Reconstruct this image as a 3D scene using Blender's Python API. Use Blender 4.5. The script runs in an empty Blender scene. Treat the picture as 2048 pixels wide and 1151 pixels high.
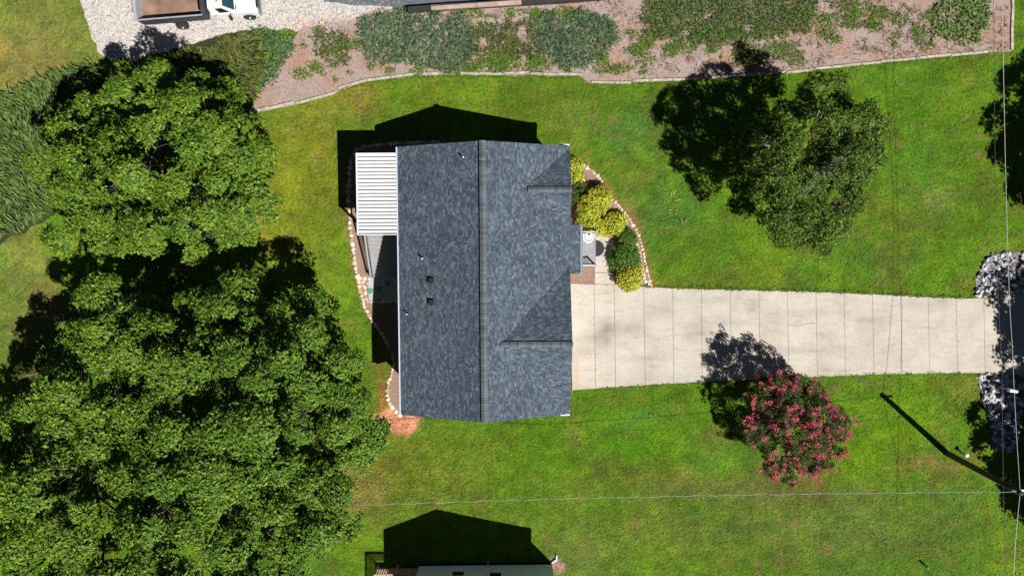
import bpy, bmesh, math, random
import numpy as np
from mathutils import Vector, Matrix, geometry
from math import radians, sin, cos, pi

random.seed(11)
rng = np.random.default_rng(11)

# ------------------------------------------------------------------ camera, light, exposure
S = bpy.context.scene
C = bpy.context.collection
CAM_H = 45.5
TILT = -3.0
cam = bpy.data.cameras.new('camera')
cam.lens = 24.0
cam.sensor_width = 36.0
cam.clip_start = 0.5
cam.clip_end = 3000
camo = bpy.data.objects.new('camera', cam)
C.objects.link(camo)
camo.location = (0, 0, CAM_H)
camo.rotation_euler = (radians(TILT), 0, 0)
S.camera = camo

SUN_TO = Vector((0.583, -0.580, 1.0)).normalized()      # towards the sun
w = bpy.data.worlds.new('World')
S.world = w
w.use_nodes = True
wn = w.node_tree
sky = wn.nodes.new('ShaderNodeTexSky')
sky.sky_type = 'NISHITA'
sky.sun_disc = False
sky.sun_elevation = math.asin(SUN_TO.z)
sky.sun_rotation = math.atan2(SUN_TO.x, SUN_TO.y)
sky.air_density = 0.22
sky.dust_density = 0.2
sky.ozone_density = 1.0
bg = wn.nodes['Background']
bg.inputs['Strength'].default_value = 0.05
wn.links.new(sky.outputs[0], bg.inputs[0])
sl = bpy.data.lights.new('sun', 'SUN')
sl.energy = 5.0
sl.angle = radians(0.5)
sl.color = (1.0, 0.965, 0.9)
slo = bpy.data.objects.new('sun', sl)
C.objects.link(slo)
slo.rotation_euler = (-SUN_TO).to_track_quat('-Z', 'Y').to_euler()
slo.location = (20, -20, 60)
S.view_settings.view_transform = 'Standard'
S.view_settings.look = 'None'
S.view_settings.exposure = 0.3
S.view_settings.gamma = 1.0
S.view_settings.use_curve_mapping = False

# ------------------------------------------------------------------ surveying helpers (photo measurement -> place on the land)
F = 2048 * 24 / 36
def sstep(a, b, x):
    t = np.clip((x - a) / (b - a), 0, 1)
    return t * t * (3 - 2 * t)
def land(x, y):
    """height of the ground: it falls away behind the lower back corner of the house"""
    return -1.1 * sstep(3.0, -6.0, x) * sstep(2.8, -6.0, y) * sstep(-19.0, -11.0, y)
def P(u, v, z=0.0):
    t = radians(TILT)
    dx, dy, dz = (u - 1024) / F, -(v - 575.5) / F, -1.0
    wy, wz = dy * cos(t) - dz * sin(t), dy * sin(t) + dz * cos(t)
    k = (CAM_H - z) / -wz
    return Vector((dx * k, wy * k, z))
def G(u, v, dz=0.0):
    """point of the land (plus dz) measured at photo position u, v"""
    p = P(u, v, dz)
    for _ in range(4):
        p = P(u, v, float(land(p.x, p.y)) + dz)
    return p
def P_arr(u, v, z=0.0):
    t = radians(TILT)
    dx, dy = (u - 1024) / F, -(v - 575.5) / F
    wy, wz = dy * cos(t) + sin(t), dy * sin(t) - cos(t)
    k = (CAM_H - z) / -wz
    return dx * k, wy * k
def inv_arr(x, y):
    """photo position of ground points (z=0), for tinting the lawn where its patches are"""
    t = radians(TILT)
    X, Y, Z = x, y, -CAM_H
    cy, cz = Y * cos(t) + Z * sin(t), -Y * sin(t) + Z * cos(t)
    return 1024 + F * X / -cz, 575.5 - F * cy / -cz

# ------------------------------------------------------------------ materials
def new_mat(name):
    m = bpy.data.materials.new(name)
    m.use_nodes = True
    nt = m.node_tree
    b = nt.nodes['Principled BSDF']
    return m, nt, b
def N(nt, t, **kw):
    n = nt.nodes.new(t)
    for k, v in kw.items():
        if k in n.inputs.keys() if isinstance(k, str) else False:
            n.inputs[k].default_value = v
        else:
            setattr(n, k, v)
    return n
def noise(nt, scale, detail=3.0, rough=0.55, vec=None):
    n = nt.nodes.new('ShaderNodeTexNoise')
    n.inputs['Scale'].default_value = scale
    n.inputs['Detail'].default_value = detail
    n.inputs['Roughness'].default_value = rough
    if vec is None:
        tc = nt.nodes.new('ShaderNodeTexCoord')
        vec = tc.outputs['Object']
    nt.links.new(vec, n.inputs['Vector'])
    return n.outputs['Fac']
def ramp(nt, fac, stops, interp='LINEAR'):
    r = nt.nodes.new('ShaderNodeValToRGB')
    r.color_ramp.interpolation = interp
    e = r.color_ramp.elements
    while len(e) < len(stops):
        e.new(0.5)
    for i, (p, c) in enumerate(stops):
        e[i].position = p
        e[i].color = (c[0], c[1], c[2], 1) if hasattr(c, '__len__') else (c, c, c, 1)
    nt.links.new(fac, r.inputs[0])
    return r.outputs['Color']
def mix(nt, a, b, fac=0.5, mode='MIX'):
    m = nt.nodes.new('ShaderNodeMix')
    m.data_type = 'RGBA'
    m.blend_type = mode
    for val, idx in ((fac, 0), (a, 6), (b, 7)):
        if hasattr(val, 'links') or isinstance(val, bpy.types.NodeSocket):
            nt.links.new(val, m.inputs[idx])
        elif idx == 0:
            m.inputs[0].default_value = val
        else:
            m.inputs[idx].default_value = (val[0], val[1], val[2], 1)
    return m.outputs[2]
def bump(nt, b, h, strength=0.5, dist=0.05):
    n = nt.nodes.new('ShaderNodeBump')
    n.inputs['Strength'].default_value = strength
    n.inputs['Distance'].default_value = dist
    nt.links.new(h, n.inputs['Height'])
    nt.links.new(n.outputs[0], b.inputs['Normal'])
def island(nt):
    return nt.nodes.new('ShaderNodeNewGeometry').outputs['Random Per Island']
def objrand(nt):
    return nt.nodes.new('ShaderNodeObjectInfo').outputs['Random']

def plain(name, col, rough=0.6, var=0.12, scale=6.0, metal=0.0, spec=0.4, bmp=0.0):
    m, nt, b = new_mat(name)
    f = noise(nt, scale, 5)
    lo = [c * (1 - var) for c in col]
    hi = [min(1, c * (1 + var)) for c in col]
    nt.links.new(ramp(nt, f, [(0.3, lo), (0.7, hi)]), b.inputs['Base Color'])
    b.inputs['Roughness'].default_value = rough
    b.inputs['Metallic'].default_value = metal
    b.inputs['Specular IOR Level'].default_value = spec
    if bmp:
        bump(nt, b, noise(nt, scale * 4, 4), bmp, 0.02)
    return m
def leafy(name, cols, rough=0.45, trans=0.25, spec=0.45, big=0.0):
    """leaf colours vary from leaf to leaf"""
    m, nt, b = new_mat(name)
    n = len(cols)
    c = ramp(nt, island(nt), [(i / max(1, n - 1), k) for i, k in enumerate(cols)])
    if big:
        f = noise(nt, 0.55, 4, .65)
        c = mix(nt, c, ramp(nt, f, [(0.35, (1 - big, 1 - big * .8, 1 - big)), (0.65, (1 + big, 1 + big * .6, 1))]), 1.0, 'MULTIPLY')
    nt.links.new(c, b.inputs['Base Color'])
    b.inputs['Roughness'].default_value = rough
    b.inputs['Specular IOR Level'].default_value = spec
    if trans:
        tr = nt.nodes.new('ShaderNodeBsdfTranslucent')
        nt.links.new(mix(nt, c, (1.3, 1.25, 0.5), 1.0, 'MULTIPLY'), tr.inputs['Color'])
        ms = nt.nodes.new('ShaderNodeMixShader')
        ms.inputs[0].default_value = trans
        nt.links.new(b.outputs[0], ms.inputs[1])
        nt.links.new(tr.outputs[0], ms.inputs[2])
        nt.links.new(ms.outputs[0], nt.nodes['Material Output'].inputs[0])
    return m
def attr_col(nt, name='tint'):
    a = nt.nodes.new('ShaderNodeAttribute')
    a.attribute_name = name
    return a.outputs['Color']

M = {}
def make_materials():
    # lawn: the tint attribute carries the large patches, noise the grass grain
    m, nt, b = new_mat('lawn_grass')
    c = attr_col(nt)
    c = mix(nt, c, ramp(nt, noise(nt, 1.1, 4, .6), [(0.3, (.70, .74, .8)), (0.5, (1, 1, 1)), (0.68, (1.36, 1.2, 1.2))]), 1.0, 'MULTIPLY')
    c = mix(nt, c, ramp(nt, noise(nt, 4.5, 5, .7), [(0.3, (.55, .62, .66)), (0.5, (1, 1, 1)), (0.68, (1.45, 1.3, 1.5))]), 1.0, 'MULTIPLY')
    c = mix(nt, c, ramp(nt, noise(nt, 13, 5, .8), [(0.32, (.62, .68, .7)), (0.5, (1, 1, 1)), (0.68, (1.5, 1.38, 1.5))]), 1.0, 'MULTIPLY')
    nt.links.new(c, b.inputs['Base Color'])
    b.inputs['Roughness'].default_value = 0.9
    b.inputs['Specular IOR Level'].default_value = 0.1
    bump(nt, b, noise(nt, 4.5, 7, .7), 0.9, 0.22)
    M['lawn'] = m
    m, nt, b = new_mat('grass_blades')
    c = mix(nt, attr_col(nt), ramp(nt, island(nt), [(0, (.85, .9, .9)), (.6, (1.1, 1.1, 1.2)), (1, (1.5, 1.35, 1.9))]), 1.0, 'MULTIPLY')
    nt.links.new(c, b.inputs['Base Color'])
    b.inputs['Roughness'].default_value = 0.7
    b.inputs['Specular IOR Level'].default_value = 0.25
    M['blades'] = m
    # pine straw and mulch
    m, nt, b = new_mat('pine_straw')
    c = ramp(nt, noise(nt, 0.45, 5, .65), [(0.33, (.38, .22, .155)), (0.47, (.37, .27, .23)), (0.62, (.37, .305, .285))])
    tc = nt.nodes.new('ShaderNodeTexCoord')
    mp = nt.nodes.new('ShaderNodeMapping')
    mp.inputs['Scale'].default_value = (6, 22, 1)
    mp.inputs['Rotation'].default_value = (0, 0, .5)
    nt.links.new(tc.outputs['Object'], mp.inputs['Vector'])
    f1 = noise(nt, 1.0, 5, .7, mp.outputs[0])
    c = mix(nt, c, ramp(nt, f1, [(0.3, (.55, .5, .48)), (0.5, (1, 1, 1)), (0.7, (1.35, 1.32, 1.3))]), 1.0, 'MULTIPLY')
    c = mix(nt, c, ramp(nt, noise(nt, 9, 4, .7), [(0.3, (.6, .58, .55)), (0.5, (1, 1, 1)), (0.75, (1.3, 1.28, 1.25))]), 1.0, 'MULTIPLY')
    nt.links.new(c, b.inputs['Base Color'])
    b.inputs['Roughness'].default_value = 0.95
    b.inputs['Specular IOR Level'].default_value = 0.1
    bump(nt, b, f1, 0.6, 0.05)
    M['straw'] = m
    m, nt, b = new_mat('bed_mulch')
    c = ramp(nt, noise(nt, 14, 6, .75), [(0.3, (.10, .055, .035)), (0.5, (.30, .19, .145)), (0.7, (.46, .34, .29))])
    nt.links.new(c, b.inputs['Base Color'])
    b.inputs['Roughness'].default_value = 0.95
    bump(nt, b, noise(nt, 20, 4), 0.6, 0.04)
    M['mulch'] = m
    # gravel: every pebble its own tone
    m, nt, b = new_mat('gravel')
    v = nt.nodes.new('ShaderNodeTexVoronoi')
    v.inputs['Scale'].default_value = 13.0
    v.inputs['Randomness'].default_value = 1.0
    tc = nt.nodes.new('ShaderNodeTexCoord')
    nt.links.new(tc.outputs['Object'], v.inputs['Vector'])
    c = ramp(nt, v.outputs['Color'], [(0.0, (.20, .19, .185)), (0.18, (.46, .43, .41)), (0.6, (.68, .64, .62)), (1.0, (.86, .84, .83))])
    c = mix(nt, c, ramp(nt, v.outputs['Distance'], [(0.25, (1, 1, 1)), (0.7, (.68, .64, .61))]), 1.0, 'MULTIPLY')
    c = mix(nt, c, attr_col(nt), 1.0, 'MULTIPLY')
    nt.links.new(c, b.inputs['Base Color'])
    b.inputs['Roughness'].default_value = 0.9
    bump(nt, b, v.outputs['Distance'], -0.8, 0.04)
    M['gravel'] = m
    m, nt, b = new_mat('pebbles')
    nt.links.new(ramp(nt, island(nt), [(0.0, (.12, .11, .105)), (0.22, (.42, .38, .36)), (.5, (.66, .62, .6)), (1.0, (.88, .86, .85))]), b.inputs['Base Color'])
    b.inputs['Roughness'].default_value = 0.8
    M['pebble'] = m
    m, nt, b = new_mat('patio_gravel')
    c = ramp(nt, noise(nt, 16, 4, .8), [(0.3, (.2, .2, .2)), (0.5, (.42, .42, .43)), (0.7, (.68, .68, .7))])
    nt.links.new(c, b.inputs['Base Color'])
    bump(nt, b, noise(nt, 30, 3), 0.6, 0.03)
    M['patio'] = m
    # concrete with its stains
    m, nt, b = new_mat('concrete')
    c = ramp(nt, noise(nt, 0.5, 6, .62), [(0.28, (.45, .395, .335)), (0.5, (.53, .48, .415)), (0.75, (.59, .545, .485))])
    c = mix(nt, c, ramp(nt, noise(nt, 7, 6, .7), [(0.3, (.86, .86, .86)), (0.6, (1.04, 1.04, 1.04))]), 1.0, 'MULTIPLY')
    tc = nt.nodes.new('ShaderNodeTexCoord')
    mp = nt.nodes.new('ShaderNodeMapping')
    mp.inputs['Scale'].default_value = (.7, 4.5, 1)
    nt.links.new(tc.outputs['Object'], mp.inputs['Vector'])
    c = mix(nt, c, ramp(nt, noise(nt, 1.0, 5, .65, mp.outputs[0]), [(0.28, (.80, .78, .76)), (0.45, (1, 1, 1)), (0.8, (1.05, 1.05, 1.06))]), 1.0, 'MULTIPLY')
    c = mix(nt, c, attr_col(nt), 1.0, 'MULTIPLY')
    nt.links.new(c, b.inputs['Base Color'])
    b.inputs['Roughness'].default_value = 0.85
    b.inputs['Specular IOR Level'].default_value = 0.2
    bump(nt, b, noise(nt, 40, 4), 0.15, 0.01)
    M['concrete'] = m
    m, nt, b = new_mat('asphalt')
    c = ramp(nt, noise(nt, 1.2, 5), [(0.3, (.075, .09, .11)), (0.7, (.13, .15, .175))])
    c = mix(nt, c, ramp(nt, noise(nt, 60, 2), [(0.3, (.8, .8, .8)), (0.7, (1.2, 1.2, 1.2))]), 1.0, 'MULTIPLY')
    nt.links.new(c, b.inputs['Base Color'])
    b.inputs['Roughness'].default_value = 0.85
    M['asphalt'] = m
    # shingles: each tab its own blue grey
    def shing(name, lo, mid, hi):
        m, nt, b = new_mat(name)
        c = ramp(nt, island(nt), [(0, lo), (.32, [(a + z) / 2 for a, z in zip(lo, mid)]), (.62, mid), (.9, [(a + z) / 2 for a, z in zip(hi, mid)]), (1, hi)])
        c = mix(nt, c, ramp(nt, noise(nt, 22, 3, .7), [(0.3, (.78, .78, .78)), (0.7, (1.2, 1.2, 1.2))]), 1.0, 'MULTIPLY')
        c = mix(nt, c, ramp(nt, noise(nt, .5, 3, .5), [(0.35, (.9, .9, .92)), (0.65, (1.1, 1.08, 1.06))]), 1.0, 'MULTIPLY')
        nt.links.new(c, b.inputs['Base Color'])
        b.inputs['Roughness'].default_value = 0.8
        b.inputs['Specular IOR Level'].default_value = 0.25
        bump(nt, b, noise(nt, 90, 2), 0.2, 0.004)
        return m
    M['shingle'] = shing('shingles', (.044, .061, .083), (.082, .110, .146), (.146, .184, .232))
    m, nt, b = new_mat('ridge_shingles')
    nt.links.new(ramp(nt, objrand(nt), [(0, (.06, .074, .092)), (1, (.12, .145, .175))]), b.inputs['Base Color'])
    b.inputs['Roughness'].default_value = 0.8
    M['ridge'] = m
    M['deck_under'] = plain('roof_felt', (.03, .035, .045), .9)
    M['white'] = plain('white_aluminium', (.80, .80, .81), .4, .03, 3)
    M['cover'] = plain('white_patio_panels', (.82, .80, .80), .45, .07, 2.2)
    M['gutter'] = plain('white_gutter', (.50, .56, .66), .35, .05, 3)
    M['siding'] = plain('cream_siding', (.55, .53, .48), .6, .04, 2)
    M['siding_blue'] = plain('pale_blue_grey_siding', (.56, .66, .76), .55, .05, 1.5)
    M['glass'] = plain('window_glass', (.01, .013, .018), .08, .1, 2, 0, .8)
    M['greywood'] = plain('weathered_grey_boards', (.34, .34, .35), .7, .14, 5)
    M['tanwood'] = plain('tan_treated_wood', (.42, .30, .21), .7, .2, 6)
    M['timber'] = plain('weathered_timber', (.44, .40, .34), .8, .35, 5, bmp=.4)
    M['timber_dark'] = plain('tarred_timber', (.035, .03, .03), .7, .35, 5, bmp=.4)
    M['timber_tan'] = plain('pink_tan_timber', (.42, .32, .27), .75, .25, 3, bmp=.3)
    M['bark'] = plain('grey_brown_bark', (.09, .075, .06), .9, .3, 5, bmp=.6)
    M['bark_light'] = plain('light_grey_bark', (.36, .34, .32), .85, .25, 5)
    M['bark_pale'] = plain('pale_grey_bark', (.20, .18, .165), .85, .25, 5, bmp=.5)
    M['soil'] = plain('dark_joint_soil', (.12, .10, .075), .95, .4, 12)
    M['soil_shaded'] = plain('shaded_leaf_litter', (.03, .035, .015), .95, .5, 3)
    M['rockbed'] = plain('grey_rock_bed', (.20, .20, .215), .95, .7, 7, bmp=.8)
    M['black'] = plain('black_metal', (.02, .02, .022), .45, .2, 4)
    M['disc_black'] = plain('dull_black_disc', (.035, .03, .035), .85, .1, 30)
    M['pole'] = plain('creosoted_pole', (.055, .045, .04), .8, .3, 6, bmp=.4)
    M['steel'] = plain('galvanised_steel', (.45, .46, .48), .45, .1, 4, .6)
    M['wire'] = plain('grey_aluminium_cable', (.62, .64, .66), .5, .1, 4)
    M['wire_dark'] = plain('dark_cable', (.10, .105, .125), .5, .1, 4)
    M['wire_white'] = plain('pale_service_cable', (.58, .60, .58), .5, .1, 4)
    M['truck'] = plain('white_truck_paint', (.80, .80, .82), .25, .02, 1.5, 0, .5)
    M['rust'] = plain('rusty_bed_floor', (.27, .165, .12), .75, .35, 1.3, bmp=.2)
    M['beddark'] = plain('charcoal_bed_steel', (.05, .05, .06), .6, .3, 3)
    M['bedrim'] = plain('grey_bed_rim', (.38, .39, .44), .5, .15, 3)
    M['tyre'] = plain('tyre_rubber', (.025, .025, .027), .85, .2, 8)
    M['rim'] = plain('bright_wheel', (.62, .62, .64), .3, .05, 4, .7)
    M['windscreen'] = plain('tinted_windscreen', (.02, .06, .075), .06, .2, 1, 0, .9)
    M['chrome'] = plain('chrome', (.5, .52, .56), .2, .05, 3, .8)
    M['amber'] = plain('amber_lens', (.5, .2, .03), .3, .05, 3)
    M['lens'] = plain('headlamp_lens', (.7, .72, .74), .1, .05, 3, 0, .7)
    M['green_stone'] = plain('green_painted_stone', (.08, .30, .20), .7, .15, 9)
    M['pot'] = plain('glazed_pot', (.42, .36, .24), .5, .15, 6)
    M['bunt_white'] = plain('white_bunting', (.78, .74, .76), .85, .06, 7)
    M['bunt_rose'] = plain('rose_bunting', (.60, .34, .46), .85, .2, 14)
    M['bunt_plum'] = plain('plum_bunting', (.16, .04, .14), .85, .15, 14)
    m, nt, b = new_mat('edging_stone')
    c = ramp(nt, objrand(nt), [(0, (.45, .31, .18)), (.3, (.64, .50, .36)), (.7, (.78, .67, .53)), (1, (.86, .79, .70))])
    c = mix(nt, c, ramp(nt, noise(nt, 9, 4, .7), [(0.3, (.7, .66, .6)), (0.65, (1.1, 1.1, 1.1))]), 1.0, 'MULTIPLY')
    nt.links.new(c, b.inputs['Base Color'])
    b.inputs['Roughness'].default_value = 0.85
    bump(nt, b, noise(nt, 14, 4), .4, .03)
    M['stone'] = m
    m, nt, b = new_mat('riprap_stone')
    c = ramp(nt, objrand(nt), [(0, (.10, .105, .125)), (.25, (.30, .31, .345)), (.6, (.58, .59, .63)), (.86, (.78, .78, .81)), (.95, (.52, .38, .26)), (1, (.55, .42, .3))])
    c = mix(nt, c, ramp(nt, noise(nt, 6, 4, .7), [(0.3, (.65, .65, .66)), (0.65, (1.12, 1.12, 1.12))]), 1.0, 'MULTIPLY')
    nt.links.new(c, b.inputs['Base Color'])
    b.inputs['Roughness'].default_value = 0.75
    M['riprap'] = m
    # foliage
    M['leaf_broad'] = leafy('broad_leaves', [(.034, .090, .010), (.074, .168, .013), (.136, .238, .017), (.225, .31, .034)], .55, .12, .25, .2)
    M['leaf_broad2'] = leafy('broad_leaves_deep', [(.030, .085, .010), (.066, .158, .013), (.120, .224, .017), (.205, .295, .033)], .55, .12, .25, .22)
    M['leaf_fine'] = leafy('fine_dark_leaves', [(.028, .066, .012), (.055, .118, .016), (.10, .182, .022), (.21, .29, .038)], .6, .12, .2, .2)
    M['leaf_crape'] = leafy('crape_leaves', [(.026, .058, .012), (.05, .095, .016), (.09, .14, .026), (.17, .13, .05)], .6, .12, .2)
    M['blossom'] = leafy('pink_blossom', [(.55, .06, .13), (.72, .13, .22), (.86, .28, .36), (.6, .08, .24)], .7, .2, .2)
    M['gold'] = leafy('golden_leaves', [(.10, .24, .008), (.28, .42, .010), (.50, .56, .018), (.72, .64, .05), (.66, .52, .14)], .5, .2, .4, .2)
    M['greenbush'] = leafy('green_shrub_leaves', [(.024, .08, .012), (.065, .16, .018), (.12, .24, .025), (.2, .31, .05)], .5, .2, .4)
    M['juniper_blue'] = leafy('blue_green_sprigs', [(.022, .058, .026), (.06, .13, .06), (.115, .20, .105), (.21, .29, .18)], .75, .08, .2, .2)
    M['juniper_olive'] = leafy('olive_sprigs', [(.03, .06, .014), (.065, .115, .025), (.115, .165, .04), (.19, .16, .065)], .75, .08, .2, .25)
    M['juniper_dark'] = leafy('dark_green_sprigs', [(.022, .055, .014), (.05, .115, .026), (.095, .175, .038), (.16, .21, .05)], .75, .08, .2, .2)
    M['blade_green'] = leafy('strappy_leaves', [(.03, .065, .014), (.08, .135, .025), (.15, .21, .045), (.22, .25, .075), (.2, .15, .06)], .6, .15, .3, .2)
    M['blade_dark'] = leafy('strappy_leaves_dark', [(.022, .06, .012), (.06, .13, .025), (.12, .20, .045), (.2, .26, .07)], .6, .15, .3, .2)
    M['weed'] = leafy('bright_weeds', [(.05, .12, .01), (.10, .20, .015), (.15, .27, .02), (.13, .16, .04)], .6, .15, .3)
    M['litter'] = leafy('dry_litter', [(.16, .10, .06), (.32, .22, .15), (.5, .40, .32)], .9, 0, .1)
make_materials()

# ------------------------------------------------------------------ mesh and object helpers
class MB:
    """collects simple solids into one mesh"""
    def __init__(self):
        self.v, self.f = [], []
    def add(self, vs, fs):
        o = len(self.v)
        self.v += [tuple(p) for p in vs]
        self.f += [tuple(i + o for i in f) for f in fs]
        return self
    def box(self, x0, x1, y0, y1, z0, z1):
        return self.add([(x0, y0, z0), (x1, y0, z0), (x1, y1, z0), (x0, y1, z0), (x0, y0, z1), (x1, y0, z1), (x1, y1, z1), (x0, y1, z1)],
                        [(3, 2, 1, 0), (4, 5, 6, 7), (0, 1, 5, 4), (1, 2, 6, 5), (2, 3, 7, 6), (3, 0, 4, 7)])
    def bar(self, a, b, wd, ht, up=(0, 0, 1)):
        a, b = Vector(a), Vector(b)
        d = (b - a).normalized()
        s = d.cross(Vector(up))
        s = s.normalized() if s.length > 1e-4 else Vector((1, 0, 0))
        u = s.cross(d).normalized()
        s, u = s * wd / 2, u * ht / 2
        vs = [a - s - u, a + s - u, a + s + u, a - s + u, b - s - u, b + s - u, b + s + u, b - s + u]
        return self.add(vs, [(0, 1, 2, 3), (7, 6, 5, 4), (0, 4, 5, 1), (1, 5, 6, 2), (2, 6, 7, 3), (3, 7, 4, 0)])
    def prism(self, poly, z0, z1):
        n = len(poly)
        vs = [(p[0], p[1], z0) for p in poly] + [(p[0], p[1], z1) for p in poly]
        fs = [tuple(range(n - 1, -1, -1)), tuple(range(n, 2 * n))] + [(i, (i + 1) % n, n + (i + 1) % n, n + i) for i in range(n)]
        return self.add(vs, fs)
    def extrude_x(self, prof, x0, x1):
        """profile in (y, z) extruded along x"""
        n = len(prof)
        vs = [(x0, p[0], p[1]) for p in prof] + [(x1, p[0], p[1]) for p in prof]
        return self.add(vs, [tuple(range(n)), tuple(range(2 * n - 1, n - 1, -1))] + [(i, n + i, n + (i + 1) % n, (i + 1) % n) for i in range(n)])
    def extrude_y(self, prof, y0, y1):
        n = len(prof)
        vs = [(p[0], y0, p[1]) for p in prof] + [(p[0], y1, p[1]) for p in prof]
        return self.add(vs, [tuple(range(n)), tuple(range(2 * n - 1, n - 1, -1))] + [(i, n + i, n + (i + 1) % n, (i + 1) % n) for i in range(n)])
    def tube(self, pts, rad, n=8, cap=True):
        pts = [Vector(p) for p in pts]
        if not hasattr(rad, '__len__'):
            rad = [rad] * len(pts)
        vs, fs = [], []
        ref = Vector((0.31, 0.52, 0.79))
        for i, p in enumerate(pts):
            d = (pts[min(i + 1, len(pts) - 1)] - pts[max(i - 1, 0)]).normalized()
            s = d.cross(ref)
            if s.length < .05:
                s = d.cross(Vector((1, 0, 0)))
            s.normalize()
            t = d.cross(s)
            for k in range(n):
                a = 2 * pi * k / n
                vs.append(p + (s * cos(a) + t * sin(a)) * rad[i])
        for i in range(len(pts) - 1):
            for k in range(n):
                fs.append((i * n + k, i * n + (k + 1) % n, (i + 1) * n + (k + 1) % n, (i + 1) * n + k))
        if cap:
            fs.append(tuple(range(n - 1, -1, -1)))
            fs.append(tuple(range((len(pts) - 1) * n, len(pts) * n)))
        return self.add(vs, fs)
    def disc(self, c, r, z0, z1, n=20):
        return self.prism([(c[0] + r * cos(2 * pi * k / n), c[1] + r * sin(2 * pi * k / n)) for k in range(n)], z0, z1)
    def lathe(self, prof, n=20, c=(0, 0)):
        vs = [(c[0] + r * cos(2 * pi * k / n), c[1] + r * sin(2 * pi * k / n), z) for r, z in prof for k in range(n)]
        fs = [(i * n + k, i * n + (k + 1) % n, (i + 1) * n + (k + 1) % n, (i + 1) * n + k) for i in range(len(prof) - 1) for k in range(n)]
        fs += [tuple(range(n - 1, -1, -1)), tuple(range((len(prof) - 1) * n, len(prof) * n))]
        return self.add(vs, fs)
    def mesh(self, name, m, smooth=False):
        me = bpy.data.meshes.new(name)
        me.from_pydata(self.v, [], self.f)
        me.materials.append(m)
        if smooth:
            me.polygons.foreach_set('use_smooth', [True] * len(me.polygons))
        me.update()
        return me
    def build(self, name, m, parent=None, loc=None, rot=None, smooth=False, bevel=0.0):
        me = self.mesh(name, m, smooth)
        if bevel:
            bm = bmesh.new()
            bm.from_mesh(me)
            bmesh.ops.recalc_face_normals(bm, faces=bm.faces[:])
            bmesh.ops.bevel(bm, geom=bm.edges[:], offset=bevel, segments=2, affect='EDGES', profile=.6)
            bm.to_mesh(me)
            bm.free()
        return link(name, me, parent, loc, rot)
def link(name, me, parent=None, loc=None, rot=None, scale=None):
    o = bpy.data.objects.new(name, me)
    C.objects.link(o)
    if parent is not None:
        o.parent = parent
    if loc is not None:
        o.location = loc
    if rot is not None:
        o.rotation_euler = rot
    if scale is not None:
        o.scale = scale
    return o
def thing(name, label, cat, loc=(0, 0, 0), rz=0.0, group=None):
    o = link(name, None, None, loc, (0, 0, rz))
    return tag(o, label, cat, group)
def tag(o, label, cat, group=None):
    o['label'] = label
    o['category'] = cat
    if group:
        o['group'] = group
    return o
def kind(o, k, label=None):
    o['kind'] = k
    if label:
        o['label'] = label
    return o
def quick_mesh(name, verts, faces, m, tint=None):
    """big meshes from numpy arrays; faces is (n, k)"""
    me = bpy.data.meshes.new(name)
    nv, nf, k = len(verts), len(faces), faces.shape[1]
    me.vertices.add(nv)
    me.vertices.foreach_set('co', np.ascontiguousarray(verts, np.float32).ravel())
    me.loops.add(nf * k)
    me.loops.foreach_set('vertex_index', np.ascontiguousarray(faces, np.int32).ravel())
    me.polygons.add(nf)
    me.polygons.foreach_set('loop_start', np.arange(0, nf * k, k, dtype=np.int32))
    if tint is not None:
        a = me.attributes.new('tint', 'FLOAT_COLOR', 'POINT')
        col = np.ones((nv, 4), np.float32)
        col[:, :3] = tint
        a.data.foreach_set('color', col.ravel())
    me.update(calc_edges=True)
    me.validate()
    me.materials.append(m)
    return me
def inside(poly, x, y):
    r = np.zeros(x.shape, bool)
    n = len(poly)
    for i in range(n):
        x0, y0 = poly[i][0], poly[i][1]
        x1, y1 = poly[(i + 1) % n][0], poly[(i + 1) % n][1]
        c = (y0 > y) != (y1 > y)
        with np.errstate(divide='ignore', invalid='ignore'):
            r ^= c & (x < (x1 - x0) * (y - y0) / (y1 - y0 + 1e-12) + x0)
    return r
def vnoise(x, y, scale, seed=0, octs=3):
    out = np.zeros_like(x, dtype=float)
    amp, tot = 1.0, 0.0
    for o in range(octs):
        r = np.random.default_rng(seed * 17 + o)
        g = r.random((128, 128))
        fx, fy = x * scale * 2 ** o + 37.3 * o + 500, y * scale * 2 ** o + 11.7 * o + 500
        ix, iy = np.floor(fx).astype(int), np.floor(fy).astype(int)
        tx, ty = fx - ix, fy - iy
        tx, ty = tx * tx * (3 - 2 * tx), ty * ty * (3 - 2 * ty)
        a = g[ix % 128, iy % 128] * (1 - tx) + g[(ix + 1) % 128, iy % 128] * tx
        b = g[ix % 128, (iy + 1) % 128] * (1 - tx) + g[(ix + 1) % 128, (iy + 1) % 128] * tx
        out += amp * (a * (1 - ty) + b * ty)
        tot += amp
        amp *= .55
    return out / tot
def densify(poly, step, jit=0.0, closed=True):
    out = []
    n = len(poly)
    for i in range(n if closed else n - 1):
        a, b = Vector(poly[i][:2]), Vector(poly[(i + 1) % n][:2])
        k = max(1, int((b - a).length / step))
        d = (b - a).normalized()
        for j in range(k):
            p = a.lerp(b, j / k)
            if jit and (j > 0):
                p = p + Vector((-d.y, d.x)) * random.uniform(-jit, jit)
            out.append(p)
    if not closed:
        out.append(Vector(poly[-1][:2]))
    return out
def gpoly(pts):
    return [G(u, v).to_2d() for u, v in pts]
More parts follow.
